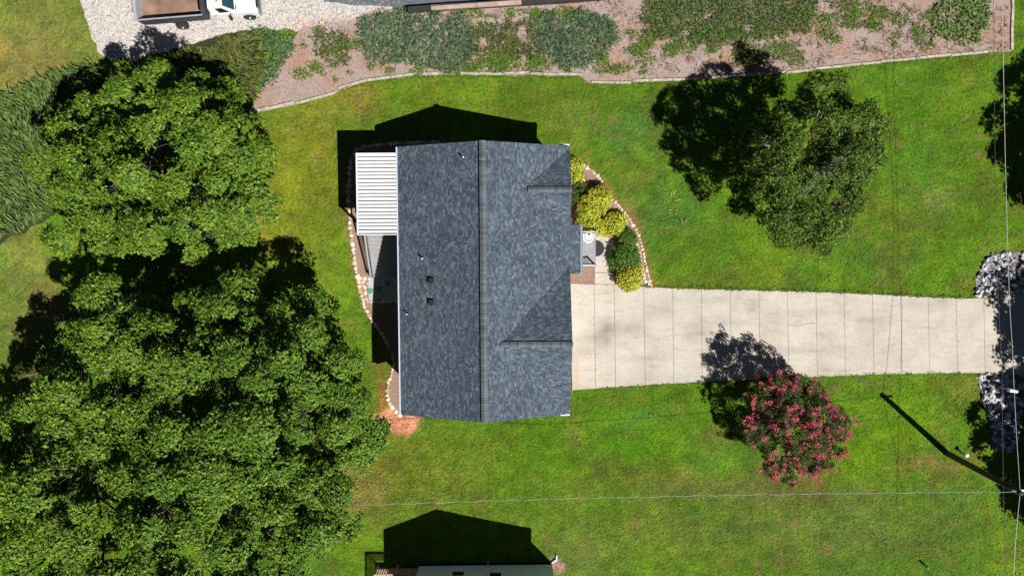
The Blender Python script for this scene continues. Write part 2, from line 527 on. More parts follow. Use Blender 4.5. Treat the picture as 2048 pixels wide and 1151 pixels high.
def sheet(name, poly, m, off, step=0.4, jit=0.0, grid=0.7, tintf=None, skirt=0.0):
    """a sheet that lies on the land inside a polygon, with a ragged edge"""
    pts = densify(poly, step, jit)
    n = len(pts)
    xs = [p.x for p in pts]
    ys = [p.y for p in pts]
    gx, gy = np.meshgrid(np.arange(min(xs) + grid / 2, max(xs), grid), np.arange(min(ys) + grid / 2, max(ys), grid))
    gx, gy = gx.ravel(), gy.ravel()
    k = inside(pts, gx, gy)
    allp = pts + [Vector((a, b)) for a, b in zip(gx[k], gy[k])]
    vs, es, fs, _, _, _ = geometry.delaunay_2d_cdt(allp, [], [list(range(n))], 1, 1e-5)
    V = np.array([(p.x, p.y, 0) for p in vs])
    V[:, 2] = land(V[:, 0], V[:, 1]) + off
    me = bpy.data.meshes.new(name)
    me.from_pydata([tuple(p) for p in V], [], [tuple(f) for f in fs])
    bm = bmesh.new()
    bm.from_mesh(me)
    for f in bm.faces:
        if f.normal.z < 0:
            f.normal_flip()
    bm.to_mesh(me)
    bm.free()
    if tintf is not None:
        V = np.array([v.co for v in me.vertices])
        col = np.ones((len(V), 4), np.float32)
        col[:, :3] = tintf(V[:, 0], V[:, 1])
        a = me.attributes.new('tint', 'FLOAT_COLOR', 'POINT')
        a.data.foreach_set('color', col.ravel())
    me.materials.append(m)
    return link(name, me), pts

def unit(a):
    return a / (np.linalg.norm(a, axis=-1, keepdims=True) + 1e-9)
def leaf_arrays(pos, d, nrm, L, W, fold=0.18):
    d = unit(d)
    s = unit(np.cross(d, nrm))
    up = np.cross(s, d)
    L, W = L[:, None], W[:, None]
    a = pos
    b = pos + d * L * .45 + s * W * .5 + up * W * fold
    c = pos + d * L - up * L * .12
    e = pos + d * L * .45 - s * W * .5 + up * W * fold
    v = np.stack([a, b, c, e], 1).reshape(-1, 3)
    i = np.arange(len(pos))[:, None] * 4
    f = np.concatenate([i + [[0, 1, 2]], i + [[0, 2, 3]]], 1).reshape(-1, 3)
    return v, f
def clump_leaves(cent, nrm, rad, per, L, W, flat=.55, spread=.7, droop=.25):
    n = len(cent)
    c = np.repeat(cent, per, 0)
    q = np.repeat(nrm, per, 0)
    r = np.repeat(rad, per)[:, None]
    k = unit(rng.normal(size=(n * per, 3)))
    along = (k * q).sum(1, keepdims=True)
    k = np.where(along < -.15, k - 2 * q * along, k)          # most leaves sit on the outer dome of the clump
    along = np.abs((k * q).sum(1, keepdims=True))
    lobes = 1 + .28 * np.sin(k[:, :1] * 5 + c[:, :1] * 9) * np.cos(k[:, 1:2] * 5 + c[:, 1:2] * 7)
    rr = (.45 + .6 * rng.random((n * per, 1)) ** .6) * lobes
    off = k * rr
    off = off - q * (off * q).sum(1, keepdims=True) * (1 - flat)
    pos = c + off * r
    out = unit(k * .9 + q * .5)
    d = (k - q * along) * 1.0 + rng.normal(size=k.shape) * spread * .5
    d[:, 2] -= droop
    nn = unit(out * 1.1 + rng.normal(size=k.shape) * spread * .45 + np.array([0, 0, .35]))
    ln = L * (0.65 + .7 * rng.random(n * per))
    return leaf_arrays(pos, d, nn, ln, ln * W / L)

# ------------------------------------------------------------------ outlines measured from the photograph
DRIVE_T = [(1140, 567), (1188, 568), (1228, 569.5), (1287, 573), (1345, 576), (1402, 578), (1460, 579), (1517, 580.5), (1574, 582), (1631, 583.5), (1687, 585.5), (1744, 588), (1800, 591), (1855, 594), (1911, 596), (1966, 595.5), (2022, 590), (2090, 574), (2170, 545)]
DRIVE_B = [(1144, 779), (1191, 775.5), (1231, 773), (1290, 769), (1347, 766), (1404, 762.5), (1462, 759.5), (1520, 757), (1577, 755), (1634, 752.5), (1690, 750), (1747, 748), (1803, 746.5), (1858, 745.5), (1914, 745), (1969, 746), (2026, 749.5), (2093, 760), (2170, 785)]
FRONT_LINE = [(1108, 296), (1140, 313), (1160, 326), (1183, 341), (1203, 362), (1221, 394), (1243, 419), (1264, 446), (1279, 476), (1286, 505), (1292, 535), (1302, 570)]
BACK_LINE = [(880, 284), (800, 287), (742, 291), (714, 300), (703, 318), (699, 350), (697, 400), (699, 440), (704, 480), (709, 520), (715, 556), (723, 592), (731, 617), (743, 638), (758, 660), (772, 682), (784, 706), (788, 728), (783, 746), (777, 764), (773, 786), (776, 801), (786, 814), (799, 829)]
BANK = [(497, 228), (520, 182), (560, 132), (588, 78), (604, 56), (700, 42), (755, 18), (817, 22), (1150, 2), (1150, -60), (2019, -60), (2022, 102), (1975, 106), (1830, 119), (1690, 132), (1570, 147), (1450, 155), (1345, 162), (1260, 167), (1180, 167), (1160, 153), (1000, 151), (920, 150), (835, 153), (735, 163), (670, 186), (590, 210)]
GRAVEL = [(150, -60), (160, 0), (176, 45), (184, 78), (205, 112), (262, 122), (330, 104), (400, 82), (470, 66), (530, 57), (592, 64), (640, 62), (705, 46), (738, 26), (790, 14), (822, 6), (822, -60)]
ASPHALT = [(626, -60), (650, 4), (700, 11), (760, 13), (818, 16), (1152, -3), (1152, -60)]
gp_drive = gpoly(DRIVE_T + DRIVE_B[::-1])
gp_front = gpoly([(1060, 296)] + FRONT_LINE + [(1060, 571)])
gp_back = gpoly(BACK_LINE + [(880, 820), (880, 300)])
gp_bank = gpoly(BANK)
gp_gravel = gpoly(GRAVEL)
gp_asph = gpoly(ASPHALT)

# ------------------------------------------------------------------ the land
PATCH = [  # u, v, ru, rv, colour, weight: patches of drier, lusher or bare ground
    (620, 330, 120, 130, (.165, .20, .015), .8), (560, 420, 90, 110, (.20, .225, .016), .9), (640, 500, 60, 90, (.15, .20, .015), .7),
    (880, 190, 260, 45, (.125, .185, .012), .6), (700, 200, 60, 50, (.19, .15, .03), .5), (560, 240, 80, 40, (.15, .14, .02), .5),
    (80, 70, 150, 130, (.20, .20, .05), .9), (60, 150, 90, 60, (.26, .17, .06), .5), (30, 560, 70, 200, (.15, .19, .035), .8), (80, 600, 30, 60, (.26, .15, .07), .6),
    (30, 760, 70, 120, (.17, .17, .05), .8), (30, 480, 60, 40, (.10, .15, .03), .5),
    (790, 848, 50, 28, (.68, .30, .18), 1.6), (755, 792, 15, 42, (.42, .15, .05), 1.0), (760, 872, 22, 16, (.5, .15, .06), 1.2), (765, 720, 20, 60, (.22, .17, .03), .6),
    (735, 960, 60, 50, (.27, .18, .06), .6), (690, 1000, 50, 35, (.28, .19, .07), .6), (850, 950, 120, 70, (.14, .17, .02), .5),
    (880, 920, 160, 60, (.12, .175, .012), .7), (1230, 880, 160, 70, (.075, .215, .004), .8), (1290, 830, 60, 20, (.075, .17, .035), .5), (1200, 930, 40, 30, (.12, .13, .02), .5),
    (1440, 880, 60, 20, (.13, .13, .02), .6), (1400, 960, 200, 20, (.12, .15, .02), .8), (1500, 975, 170, 22, (.13, .12, .035), .7), (1150, 870, 20, 30, (.19, .14, .03), .5),
    (1300, 1060, 300, 70, (.11, .165, .02), .7), (1700, 1060, 260, 80, (.10, .15, .025), .7), (1650, 1000, 200, 25, (.12, .13, .03), .5), (1150, 1120, 80, 50, (.16, .17, .04), .5),
    (1800, 830, 160, 70, (.10, .225, .004), .8), (1720, 900, 60, 40, (.09, .215, .004), .7), (1880, 870, 40, 20, (.14, .14, .02), .7), (1870, 935, 60, 12, (.26, .14, .05), .6), (1935, 770, 25, 30, (.22, .15, .04), .4),
    (1880, 300, 110, 200, (.085, .18, .004), .6), (1850, 330, 60, 70, (.07, .185, .02), .5), (1880, 400, 40, 30, (.15, .18, .05), .5), (1750, 420, 70, 50, (.13, .165, .012), .5), (1480, 560, 180, 16, (.12, .15, .02), .5),
    (1250, 250, 90, 50, (.06, .15, .03), .6), (1200, 210, 70, 30, (.10, .18, .01), .5), (1330, 430, 90, 60, (.055, .155, .025), .7), (1330, 330, 30, 60, (.085, .15, .02), .5), (1400, 500, 120, 50, (.09, .185, .008), .5), (1265, 440, 20, 90, (.23, .15, .05), .35),
    (1120, 230, 60, 40, (.14, .165, .02), .5), (1030, 200, 120, 30, (.09, .17, .008), .5), (1700, 200, 200, 30, (.085, .17, .004), .5), (2035, 60, 30, 100, (.09, .17, .01), .6),
    (500, 640, 220, 90, (.11, .15, .02), .4), (1105, 1130, 22, 26, (.42, .27, .19), 1.5),
]
BASE = np.array([.092, .196, .0085])
def lawn_tint(x, y):
    wx = x + 1.6 * (vnoise(x, y, .5, 3) - .5) + .5 * (vnoise(x, y, 2.2, 4) - .5)
    wy = y + 1.6 * (vnoise(x, y, .5, 5) - .5) + .5 * (vnoise(x, y, 2.2, 6) - .5)
    u, v = inv_arr(wx, wy)
    col = np.ones(x.shape + (3,)) * BASE
    n1 = vnoise(x, y, .23, 7, 4)[..., None]
    n2 = vnoise(x, y, .8, 8, 4)[..., None]
    n3 = vnoise(x, y, .33, 9, 4)[..., None]
    col = col * (1 - sstep(.5, .75, n1) * .5) + np.array([.062, .165, .016]) * sstep(.5, .75, n1) * .5
    col = col * (1 - sstep(.55, .75, n2) * .65) + np.array([.125, .138, .02]) * sstep(.55, .75, n2) * .65
    for (pu, pv, ru, rv, c, wt) in PATCH:
        d = ((u - pu) / ru) ** 2 + ((v - pv) / rv) ** 2
        k = np.clip(np.exp(-d * 1.1) * wt * (0.55 + .9 * n2[..., 0]), 0, 1)[..., None]
        if wt > 1:
            k = sstep(.42, .75, k)
        col = col * (1 - k) + np.array(c) * k
    lum = .74 + .60 * vnoise(x, y, .42, 12, 5) 
    lum2 = .74 + .52 * vnoise(x * 1.0, y * 1.8, 1.3, 13, 4)
    col = col * (lum * lum2)[..., None] * 1.03
    yl = sstep(.52, .72, vnoise(x, y, .3, 14, 5))[..., None] * .5
    col = col * (1 - yl) + col * np.array([1.5, 1.12, 1.3]) * yl
    br = sstep(.58, .74, vnoise(x * .8, y * 1.5, .6, 15, 5))[..., None] * .35
    col = col * (1 - br) + np.array([.105, .095, .022]) * br
    u, v = inv_arr(wx * .3 + x * .7, wy * .3 + y * .7)
    for line in (FRONT_LINE, BACK_LINE):                        # bare clay along the stone edgings
        dm = np.full(x.shape, 1e9)
        for (a, b) in zip(line[:-1], line[1:]):
            ex, ey = b[0] - a[0], b[1] - a[1]
            t = np.clip(((u - a[0]) * ex + (v - a[1]) * ey) / (ex * ex + ey * ey), 0, 1)
            dm = np.minimum(dm, np.hypot(u - a[0] - t * ex, v - a[1] - t * ey))
        k = (sstep(13, 4, dm) * (.35 + .8 * n2[..., 0]))[..., None]
        col = col * (1 - k) + np.array([.30, .15, .065]) * k
    sp = sstep(.66, .8, vnoise(x, y, 1.7, 10, 3))[..., None] * sstep(.45, .65, n3) * .7
    col = col * (1 - sp) + np.array([.20, .145, .055]) * sp
    return col

def axis(lo, hi, step):
    a = list(np.arange(lo, hi + 1e-6, step))
    out = [-900, -400, -200, -120, -80, lo - 12, lo - 4]
    out = [q for q in out if q < lo] + a
    return np.array(out + [hi + 4, hi + 12, 80, 120, 200, 400, 900])
ax, ay = axis(-40, 40, .25), axis(-28, 24, .25)
X, Y = np.meshgrid(ax, ay)
Z = land(X, Y) + .03 * (vnoise(X, Y, .9, 21) - .5)
nx, ny = len(ax), len(ay)
idx = np.arange(nx * ny).reshape(ny, nx)
fc = np.stack([idx[:-1, :-1], idx[:-1, 1:], idx[1:, 1:], idx[1:, :-1]], -1).reshape(-1, 4)
me = quick_mesh('lawn', np.stack([X, Y, Z], -1).reshape(-1, 3), fc, M['lawn'], lawn_tint(X, Y).reshape(-1, 3))
kind(link('lawn', me), 'structure')

# blades standing on the lawn
NT = 150000
bx, by = rng.uniform(-37, 37, NT), rng.uniform(-26, 21, NT)
keep = np.ones(NT, bool)
gp_house = [Vector((-6.6, 6.2)), Vector((3.3, 6.2)), Vector((3.5, -9.9)), Vector((-6.6, -9.9))]
gp_stone_a = gpoly([(1950, 592), (1950, 560), (1975, 508), (2048, 505), (2120, 560), (2100, 590)])
gp_stone_b = gpoly([(1955, 748), (1963, 795), (1980, 842), (1985, 875), (1990, 900), (2030, 902), (2036, 850), (2048, 800), (2060, 752)])
for pl in (gp_drive, gp_front, gp_back, gp_bank, gp_gravel, gp_asph, gp_house, gp_stone_a, gp_stone_b):
    keep &= ~inside(pl, bx, by)
tint = lawn_tint(bx, by)
keep &= (tint[:, 0] < .24)
bx, by, tint = bx[keep], by[keep], tint[keep]
n = len(bx)
ang = rng.uniform(0, 2 * pi, n)
pos = np.stack([bx, by, land(bx, by) - .01], 1)
d = np.stack([np.cos(ang), np.sin(ang), rng.uniform(.15, .7, n)], 1)
nr = np.stack([-np.cos(ang), -np.sin(ang), np.ones(n)], 1) + rng.normal(size=(n, 3)) * .3
ln = rng.uniform(.08, .22, n)
v, f = leaf_arrays(pos, d, nr, ln, rng.uniform(.03, .07, n))
me = quick_mesh('grass', v, f, M['blades'], np.repeat(tint * 1.05, 4, 0))
kind(link('grass', me), 'stuff', 'short green blades standing up out of the mown lawn')

def gravel_tint(x, y):
    u, v = inv_arr(x, y)
    k = sstep(520, 640, u + 60 * (vnoise(x, y, 1.2, 31) - .5))[:, None] * sstep(20, 60, v)[:, None]
    return np.array([1, 1, 1.0]) * (1 - k * .6) + np.array([1.0, .62, .46]) * k * .6
o, _ = sheet('gravel_drive', gp_gravel, M['gravel'], .03, .35, .14, tintf=gravel_tint)
kind(o, 'structure')
o, _ = sheet('asphalt_drive', gp_asph, M['asphalt'], .06, .6, .03)
kind(o, 'structure')
o, _ = sheet('mulch_bank', gp_bank, M['straw'], .045, .4, .06)
kind(o, 'structure')
o, _ = sheet('front_planting_bed', gp_front, M['mulch'], .035, .4, .04)
kind(o, 'structure')
o, _ = sheet('back_planting_bed', gp_back, M['mulch'], .04, .3, .03, .5)
kind(o, 'structure')
# pebbles lying loose in the gravel
def pebble_field(name, poly, dens, smin, smax, m, label):
    xs = [p.x for p in poly]
    ys = [p.y for p in poly]
    x0, x1, y0, y1 = max(min(xs), -36), min(max(xs), 36), max(min(ys), -26), min(max(ys), 21)
    k = int((x1 - x0) * (y1 - y0) * dens)
    x, y = rng.uniform(x0, x1, k), rng.uniform(y0, y1, k)
    q = inside(poly, x, y)
    x, y = x[q], y[q]
    k = len(x)
    s = rng.uniform(smin, smax, k)
    base = np.array([(1, 0, 0), (-1, 0, 0), (0, 1, 0), (0, -1, 0), (0, 0, .7), (0, 0, -.5)], float)
    vv = base[None] * (.7 + .6 * rng.random((k, 6, 1)))
    a = rng.uniform(0, pi, k)
    ca, sa = np.cos(a)[:, None], np.sin(a)[:, None]
    vv = np.stack([vv[..., 0] * ca - vv[..., 1] * sa, vv[..., 0] * sa + vv[..., 1] * ca, vv[..., 2]], -1) * s[:, None, None]
    vv += np.stack([x, y, land(x, y) + .05], 1)[:, None]
    ff = np.array([(0, 2, 4), (2, 1, 4), (1, 3, 4), (3, 0, 4), (2, 0, 5), (1, 2, 5), (3, 1, 5), (0, 3, 5)])
    f = (np.arange(k)[:, None, None] * 6 + ff[None]).reshape(-1, 3)
    kind(link(name, quick_mesh(name, vv.reshape(-1, 3), f, m)), 'stuff', label)
pebble_field('loose_gravel', gp_gravel, 70, .02, .045, M['pebble'], 'pale crushed stone lying loose over the gravel drive')

# ------------------------------------------------------------------ driveway and walk: one slab per pour
def concrete_tint(x, y):
    u, v = inv_arr(x, y)
    c = np.ones((len(x), 3))
    for (pu, pv, ru, rv, s) in [(1215, 655, 26, 16, .22), (1210, 680, 18, 22, .2), (1262, 655, 22, 10, .16), (1180, 676, 34, 10, .16), (1460, 645, 60, 7, .10), (1560, 700, 90, 8, .10), (1640, 625, 90, 7, .08), (1280, 715, 60, 8, .10), (1730, 640, 60, 9, .08), (1430, 600, 70, 6, .08), (1320, 620, 30, 12, .1), (1395, 670, 26, 10, .13), (1505, 617, 12, 16, .12),
                                (1170, 700, 20, 8, .08), (1850, 605, 60, 12, .10), (1640, 740, 60, 9, .1), (1350, 755, 90, 9, .07), (1760, 700, 60, 30, .05)]:
        k = np.exp(-((u - pu) / ru) ** 2 - ((v - pv) / rv) ** 2) * s * 1.5 * (.5 + 1.0 * vnoise(x, y, 2.5, 41))
        c *= (1 - k)[:, None]
    k = np.clip(np.exp(-((u - 1146) / 16) ** 2 - ((v - 735) / 55) ** 2) * 1.1, 0, 1)[:, None]
    return c * (1 - .35 * k) + np.array([.92, .66, .45]) * .35 * k
def slab(parent, quad, z0, z1, ragged=None):
    """a poured slab: fine grid on top so that stains have room, edges a little uneven"""
    (a, b, c, d) = [Vector((p[0], p[1])) for p in quad]         # a-b top edge, d-c bottom edge
    nu, nv = 8, 30
    vs = []
    for j in range(nv + 1):
        l, r = a.lerp(d, j / nv), b.lerp(c, j / nv)
        for i in range(nu + 1):
            p = l.lerp(r, i / nu)
            if j in (0, nv) and ragged:
                p = p + Vector((0, random.uniform(-ragged, ragged)))
            vs.append((p.x, p.y, z1))
    fs = [(j * (nu + 1) + i, (j + 1) * (nu + 1) + i, (j + 1) * (nu + 1) + i + 1, j * (nu + 1) + i + 1) for j in range(nv) for i in range(nu)]
    rim = [i for i in range(nu + 1)] + [j * (nu + 1) + nu for j in range(1, nv + 1)] + [nv * (nu + 1) + i for i in range(nu - 1, -1, -1)] + [j * (nu + 1) for j in range(nv - 1, 0, -1)]
    o = len(vs)
    vs += [(vs[i][0], vs[i][1], z0) for i in rim]
    m_ = len(rim)
    fs += [(rim[k], rim[(k + 1) % m_], o + (k + 1) % m_, o + k) for k in range(m_)]
    me = bpy.data.meshes.new('slab')
    me.from_pydata(vs, [], fs)
    V = np.array(vs)
    col = np.ones((len(V), 4), np.float32)
    col[:, :3] = concrete_tint(V[:, 0], V[:, 1]) * random.uniform(.965, 1.03)
    at = me.attributes.new('tint', 'FLOAT_COLOR', 'POINT')
    at.data.foreach_set('color', col.ravel())
    me.materials.append(M['concrete'])
    return link('slab', me, parent)
drv = link('driveway', None)
kind(drv, 'structure')
gap = .011
for i in range(len(DRIVE_T) - 1):
    q = [G(*DRIVE_T[i]), G(*DRIVE_T[i + 1]), G(*DRIVE_B[i + 1]), G(*DRIVE_B[i])]
    dx = Vector((gap, 0, 0))
    slab(drv, [q[0] + dx, q[1] - dx, q[2] - dx, q[3] + dx], .0, .07, .022)
o, _ = sheet('driveway_base', gpoly([(DRIVE_T[0][0] + 3, DRIVE_T[0][1] + 3)] + [(a, b + 3) for a, b in DRIVE_T[1:]] + [(a, b - 3) for a, b in DRIVE_B[:0:-1]] + [(1147, 776)]), M['soil'], .022, 1.0, 0)
kind(o, 'structure')
# the crack across one slab and a scrape by the garage
cr = MB()
pts = [G(1575 + 54 * t, 649 + 2.2 * sin(t * 5) - 2 * t + random.uniform(-.6, .6)) for t in np.linspace(0, 1, 12)]
for a, b in zip(pts[:-1], pts[1:]):
    cr.bar(a + Vector((0, 0, .0715)), b + Vector((0, 0, .0715)), .018, .004)
kind(cr.build('crack', M['soil'], drv), 'structure')
walk = link('walkway', None)
kind(walk, 'structure')
wz = [(1189, 466), (1229, 478), (1229, 512), (1189, 512)]
for rows in ([(1189.5, 464), (1227, 480), (1228, 544), (1189.5, 544)], [(1189.5, 545.5), (1228, 545.5), (1228, 568.5), (1189, 567)]):
    slab(walk, [G(*p) for p in rows], .0, .065, .01)

# ------------------------------------------------------------------ stones
def stone_mesh(name, m, pts=14, flat=.6, seed=0):
    r = random.Random(seed)
    bm = bmesh.new()
    for _ in range(pts):
        d = Vector((r.gauss(0, 1), r.gauss(0, 1), r.gauss(0, 1))).normalized()
        k = r.uniform(.85, 1.05)
        bm.verts.new((d.x * k, d.y * k * r.uniform(.8, 1), d.z * flat * k))
    bmesh.ops.convex_hull(bm, input=bm.verts[:])
    bmesh.ops.delete(bm, geom=[v for v in bm.verts if not v.link_faces], context='VERTS')
    bmesh.ops.recalc_face_normals(bm, faces=bm.faces[:])
    me = bpy.data.meshes.new(name)
    bm.to_mesh(me)
    bm.free()
    me.materials.append(m)
    return me
edge_meshes = [stone_mesh('stone', M['stone'], 22, .62, 100 + i) for i in range(9)]
rip_meshes = [stone_mesh('rock', M['riprap'], 15, .75, 200 + i) for i in range(10)]
def stone_row(parent, line, base, smin, smax, jit=.03, names='stone'):
    pts = [G(u, v) for u, v in line]
    seg = 0
    pos = pts[0].copy()
    dist = 0
    lens = [(pts[i + 1] - pts[i]).length for i in range(len(pts) - 1)]
    tot = sum(lens)
    while dist < tot:
        s = random.uniform(smin, smax)
        d, i = dist + s * .5, 0
        while i < len(lens) - 1 and d > lens[i]:
            d -= lens[i]
            i += 1
        p = pts[i].lerp(pts[i + 1], min(1, d / lens[i]))
        t = (pts[i + 1] - pts[i]).normalized()
        p += Vector((-t.y, t.x, 0)) * random.uniform(-jit, jit)
        link(names, random.choice(edge_meshes), parent, p - base + Vector((0, 0, .05)),
             (random.uniform(-.2, .2), random.uniform(-.2, .2), math.atan2(t.y, t.x) + random.uniform(-.4, .4)),
             (s * .62, s * random.uniform(.42, .6), random.uniform(.10, .15)))
        dist += s * .98
b0 = G(1221, 394)
fe = thing('stone_edging', 'curved row of tan fieldstones round the front bed with the golden shrubs', 'edging', b0, 0, 'fieldstone edgings round the planting beds')
stone_row(fe, FRONT_LINE, b0, .16, .34, .03)
stone_row(fe, [(1273, 478), (1280, 510), (1285, 540), (1291, 566)], b0, .14, .28, .06)
stone_row(fe, [(1297, 545), (1296, 568)], b0, .16, .26, .05)
b0 = G(715, 556)
be = thing('stone_edging', 'long row of tan fieldstones round the back bed and its stone landing', 'edging', b0, 0, 'fieldstone edgings round the planting beds')
stone_row(be, BACK_LINE, b0, .2, .42, .03)
# the wider stone landing beside the little gravel patio
for (u, v, s) in [(721, 556, .17), (730, 556, .15), (738, 555.5, .14), (744, 554, .13), (748, 552, .1), (726, 563, .2), (729, 574, .19), (731, 585, .19), (732, 596, .18), (721, 571, .12), (722, 583, .13), (727, 603, .12), (736, 602, .12), (743, 603, .11), (728, 612, .13), (735, 566, .09), (724, 592, .1)]:
    p = G(u, v)
    link('stone', random.choice(edge_meshes), be, p - b0 + Vector((0, 0, .05)), (random.uniform(-.1, .1), random.uniform(-.1, .1), random.uniform(0, 6)), (s * 1.05, s * random.uniform(.8, 1), .1))
stone_row(be, [(746, 603), (760, 603), (775, 602), (795, 602)], b0, .2, .4, .03)
o, _ = sheet('patio_gravel', gpoly([(737, 557), (748, 553), (802, 553), (802, 600), (738, 600), (737, 585)]), M['patio'], .06, .3, .03, .4)
kind(o, 'structure')
for (u, v, lab) in [(741, 581, 'round green stepping stone in the sunlit edge of the gravel patio'), (760, 577, 'round green stepping stone in shade, nearest the sunlit one'), (776, 566, 'round green stepping stone in shade, nearest the stair foot')]:
    p = G(u, v)
    o = MB().lathe([(.19, 0), (.21, .03), (.19, .05), (.05, .055)], 20).build('stepping_stone', M['green_stone'], None, p + Vector((0, 0, .06)))
    tag(o, lab, 'stepping stone', 'green stepping stones in the back patio')

# ------------------------------------------------------------------ rock piles by the drive
def rock_pile(label, poly, nrocks, smin, smax, seed):
    random.seed(seed)
    xs, ys = [p.x for p in poly], [p.y for p in poly]
    base = Vector((sum(xs) / len(xs), sum(ys) / len(ys), 0))
    t = thing('rock_pile', label, 'rocks', base, 0, 'riprap rock piles beside the drive mouth')
    k = 0
    R = np.array([(p.x, p.y) for p in poly])
    while k < nrocks:
        x, y = random.uniform(min(xs), max(xs)), random.uniform(min(ys), max(ys))
        if not inside(poly, np.array([x]), np.array([y]))[0]:
            continue
        s = random.uniform(smin, smax) * random.choice((.7, 1, 1, 1.25))
        h = .02 + .28 * random.random() * (1 - max(abs(x - base.x) / (max(xs) - min(xs)), abs(y - base.y) / (max(ys) - min(ys))) * 1.3)
        link('rock', random.choice(rip_meshes), t, (x - base.x, y - base.y, max(.03, h)), (random.uniform(-.6, .6), random.uniform(-.6, .6), random.uniform(0, 6.3)), (s, s * random.uniform(.5, .85), s * random.uniform(.5, .8)))
        k += 1
rock_pile('grey riprap rock pile on the upper side of the drive mouth', gp_stone_a, 290, .12, .24, 5)
rock_pile('grey riprap rock strip below the drive mouth round the mailbox', gp_stone_b, 250, .13, .27, 6)
for nm, pl in (('rock_bed', gp_stone_a), ('rock_bed', gp_stone_b)):
    o, _ = sheet(nm, pl, M['rockbed'], .03, .4, .08)
    kind(o, 'structure')
random.seed(21)

# ------------------------------------------------------------------ the house
HO = Vector((-1.67, -1.82, 0))
HR = radians(.3)
HW, HL, ZE, ZR = 5.25, 8.27, 3.4, 5.55
SL = (ZR - ZE) / HW
house = thing('house', 'single storey house with blue grey shingled gable roof in the middle', 'house', HO, HR)
def to_house(p):
    return Matrix.Rotation(-HR, 3, 'Z') @ (p - HO)
def clip_poly(poly, a, b, c):
    """keep a*x+b*y<=c"""
    out = []
    n = len(poly)
    for i in range(n):
        p, q = poly[i], poly[(i + 1) % n]
        dp, dq = a * p[0] + b * p[1] - c, a * q[0] + b * q[1] - c
        if dp <= 0:
            out.append(p)
        if (dp < 0 < dq) or (dq < 0 < dp):
            t = dp / (dp - dq)
            out.append((p[0] + (q[0] - p[0]) * t, p[1] + (q[1] - p[1]) * t))
    return out
def shingle(mb, poly, zf, down, expo=.105, seed=1):
    """lay tabs course by course over a convex plan polygon; zf(x, y) is the roof plane, down the plan direction of fall"""
    r = random.Random(seed)
    d = Vector(down).normalized()
    a = Vector((-d.y, d.x))
    cx, cy = sum(p[0] for p in poly) / len(poly), sum(p[1] for p in poly) / len(poly)
    halfs = []
    for i in range(len(poly)):
        p, q = poly[i], poly[(i + 1) % len(poly)]
        na, nb = q[1] - p[1], p[0] - q[0]
        c = na * p[0] + nb * p[1]
        if na * cx + nb * cy > c:
            na, nb, c = -na, -nb, -c
        halfs.append((na, nb, c))
    t0, t1 = min(d.dot(Vector(p)) for p in poly), max(d.dot(Vector(p)) for p in poly)
    s0, s1 = min(a.dot(Vector(p)) for p in poly), max(a.dot(Vector(p)) for p in poly)
    t = t1 - expo
    while t > t0 - expo:
        s = s0 - r.random() * .3
        while s < s1:
            wd = r.choice((.08, .10, .12, .14, .16, .19, .24, .3))
            rect = [(s + .004, t), (s + wd - .004, t), (s + wd - .004, t + expo), (s + .004, t + expo)]
            pl = [(d.x * tt + a.x * ss, d.y * tt + a.y * ss) for ss, tt in rect]
            for h in halfs:
                pl = clip_poly(pl, *h)
                if len(pl) < 3:
                    break
            if len(pl) >= 3:
                th = r.choice((.010, .010, .019))
                m_ = len(pl)
                top = [(x, y, zf(x, y) + .004 + th * min(1, max(0, (d.x * x + d.y * y - t) / expo))) for x, y in pl]
                bot = [(x, y, zf(x, y) - .012) for x, y in pl]
                ar = sum(top[i][0] * top[(i + 1) % m_][1] - top[(i + 1) % m_][0] * top[i][1] for i in range(m_))
                f0 = tuple(range(m_)) if ar > 0 else tuple(range(m_ - 1, -1, -1))
                mb.add(top + bot, [f0] + [(i, (i + 1) % m_, m_ + (i + 1) % m_, m_ + i) for i in range(m_)])
            s += wd
        t -= expo
zmain = lambda x, y: ZR - SL * abs(x)
# local positions of the front features
g1 = to_house(P(1143, 688, 5.14)); y_g1 = g1.y
g2 = to_house(P(1140, 379, 4.58)); y_g2 = g2.y
pr0, pr1 = to_house(P(1162, 449, 3.2)), to_house(P(1163, 547, 3.2))
PX = to_house(P(1161, 500, 3.2)).x
XG1, XG2 = 1.0, 2.36                                  # where the front ridges run into the main slope
ZG1, ZG2 = ZR - SL * XG1, ZR - SL * XG2
W1 = y_g1 + HL - .02
W2 = 2.55
def gable_planes(yg, zg, xg, wd):
    k = (zg - ZE) / wd
    zf = lambda x, y: zg - k * abs(y - yg)
    north = [(xg, yg), (HW, yg), (HW, yg + wd)]
    south = [(xg, yg), (HW, yg - wd), (HW, yg)]
    return zf, north, south
roof = MB()
T = .16
roof.extrude_y([(-HW, ZE), (0, ZR), (HW, ZE), (HW, ZE - T), (0, ZR - T), (-HW, ZE - T)], -HL, HL)
roof_o = roof.build('roof', M['deck_under'], house)
porch_z = ZE - SL * (PX - HW)
MB().add([(HW - .02, pr1.y, ZE + .008), (PX, pr1.y, porch_z), (PX, pr0.y, porch_z), (HW - .02, pr0.y, ZE + .008), (HW - .02, pr1.y, ZE - .12), (PX, pr1.y, porch_z - .12), (PX, pr0.y, porch_z - .12), (HW - .02, pr0.y, ZE - .12)],
         [(0, 1, 2, 3), (7, 6, 5, 4), (0, 4, 5, 1), (1, 5, 6, 2), (2, 6, 7, 3), (3, 7, 4, 0)]).build('porch_roof', M['deck_under'], house)
sh = MB()
shingle(sh, [(-HW, -HL), (-.02, -HL), (-.02, HL), (-HW, HL)], zmain, (-1, 0), seed=1)
shingle(sh, [(.02, -HL), (HW, -HL), (HW, HL), (.02, HL)], zmain, (1, 0), seed=2)
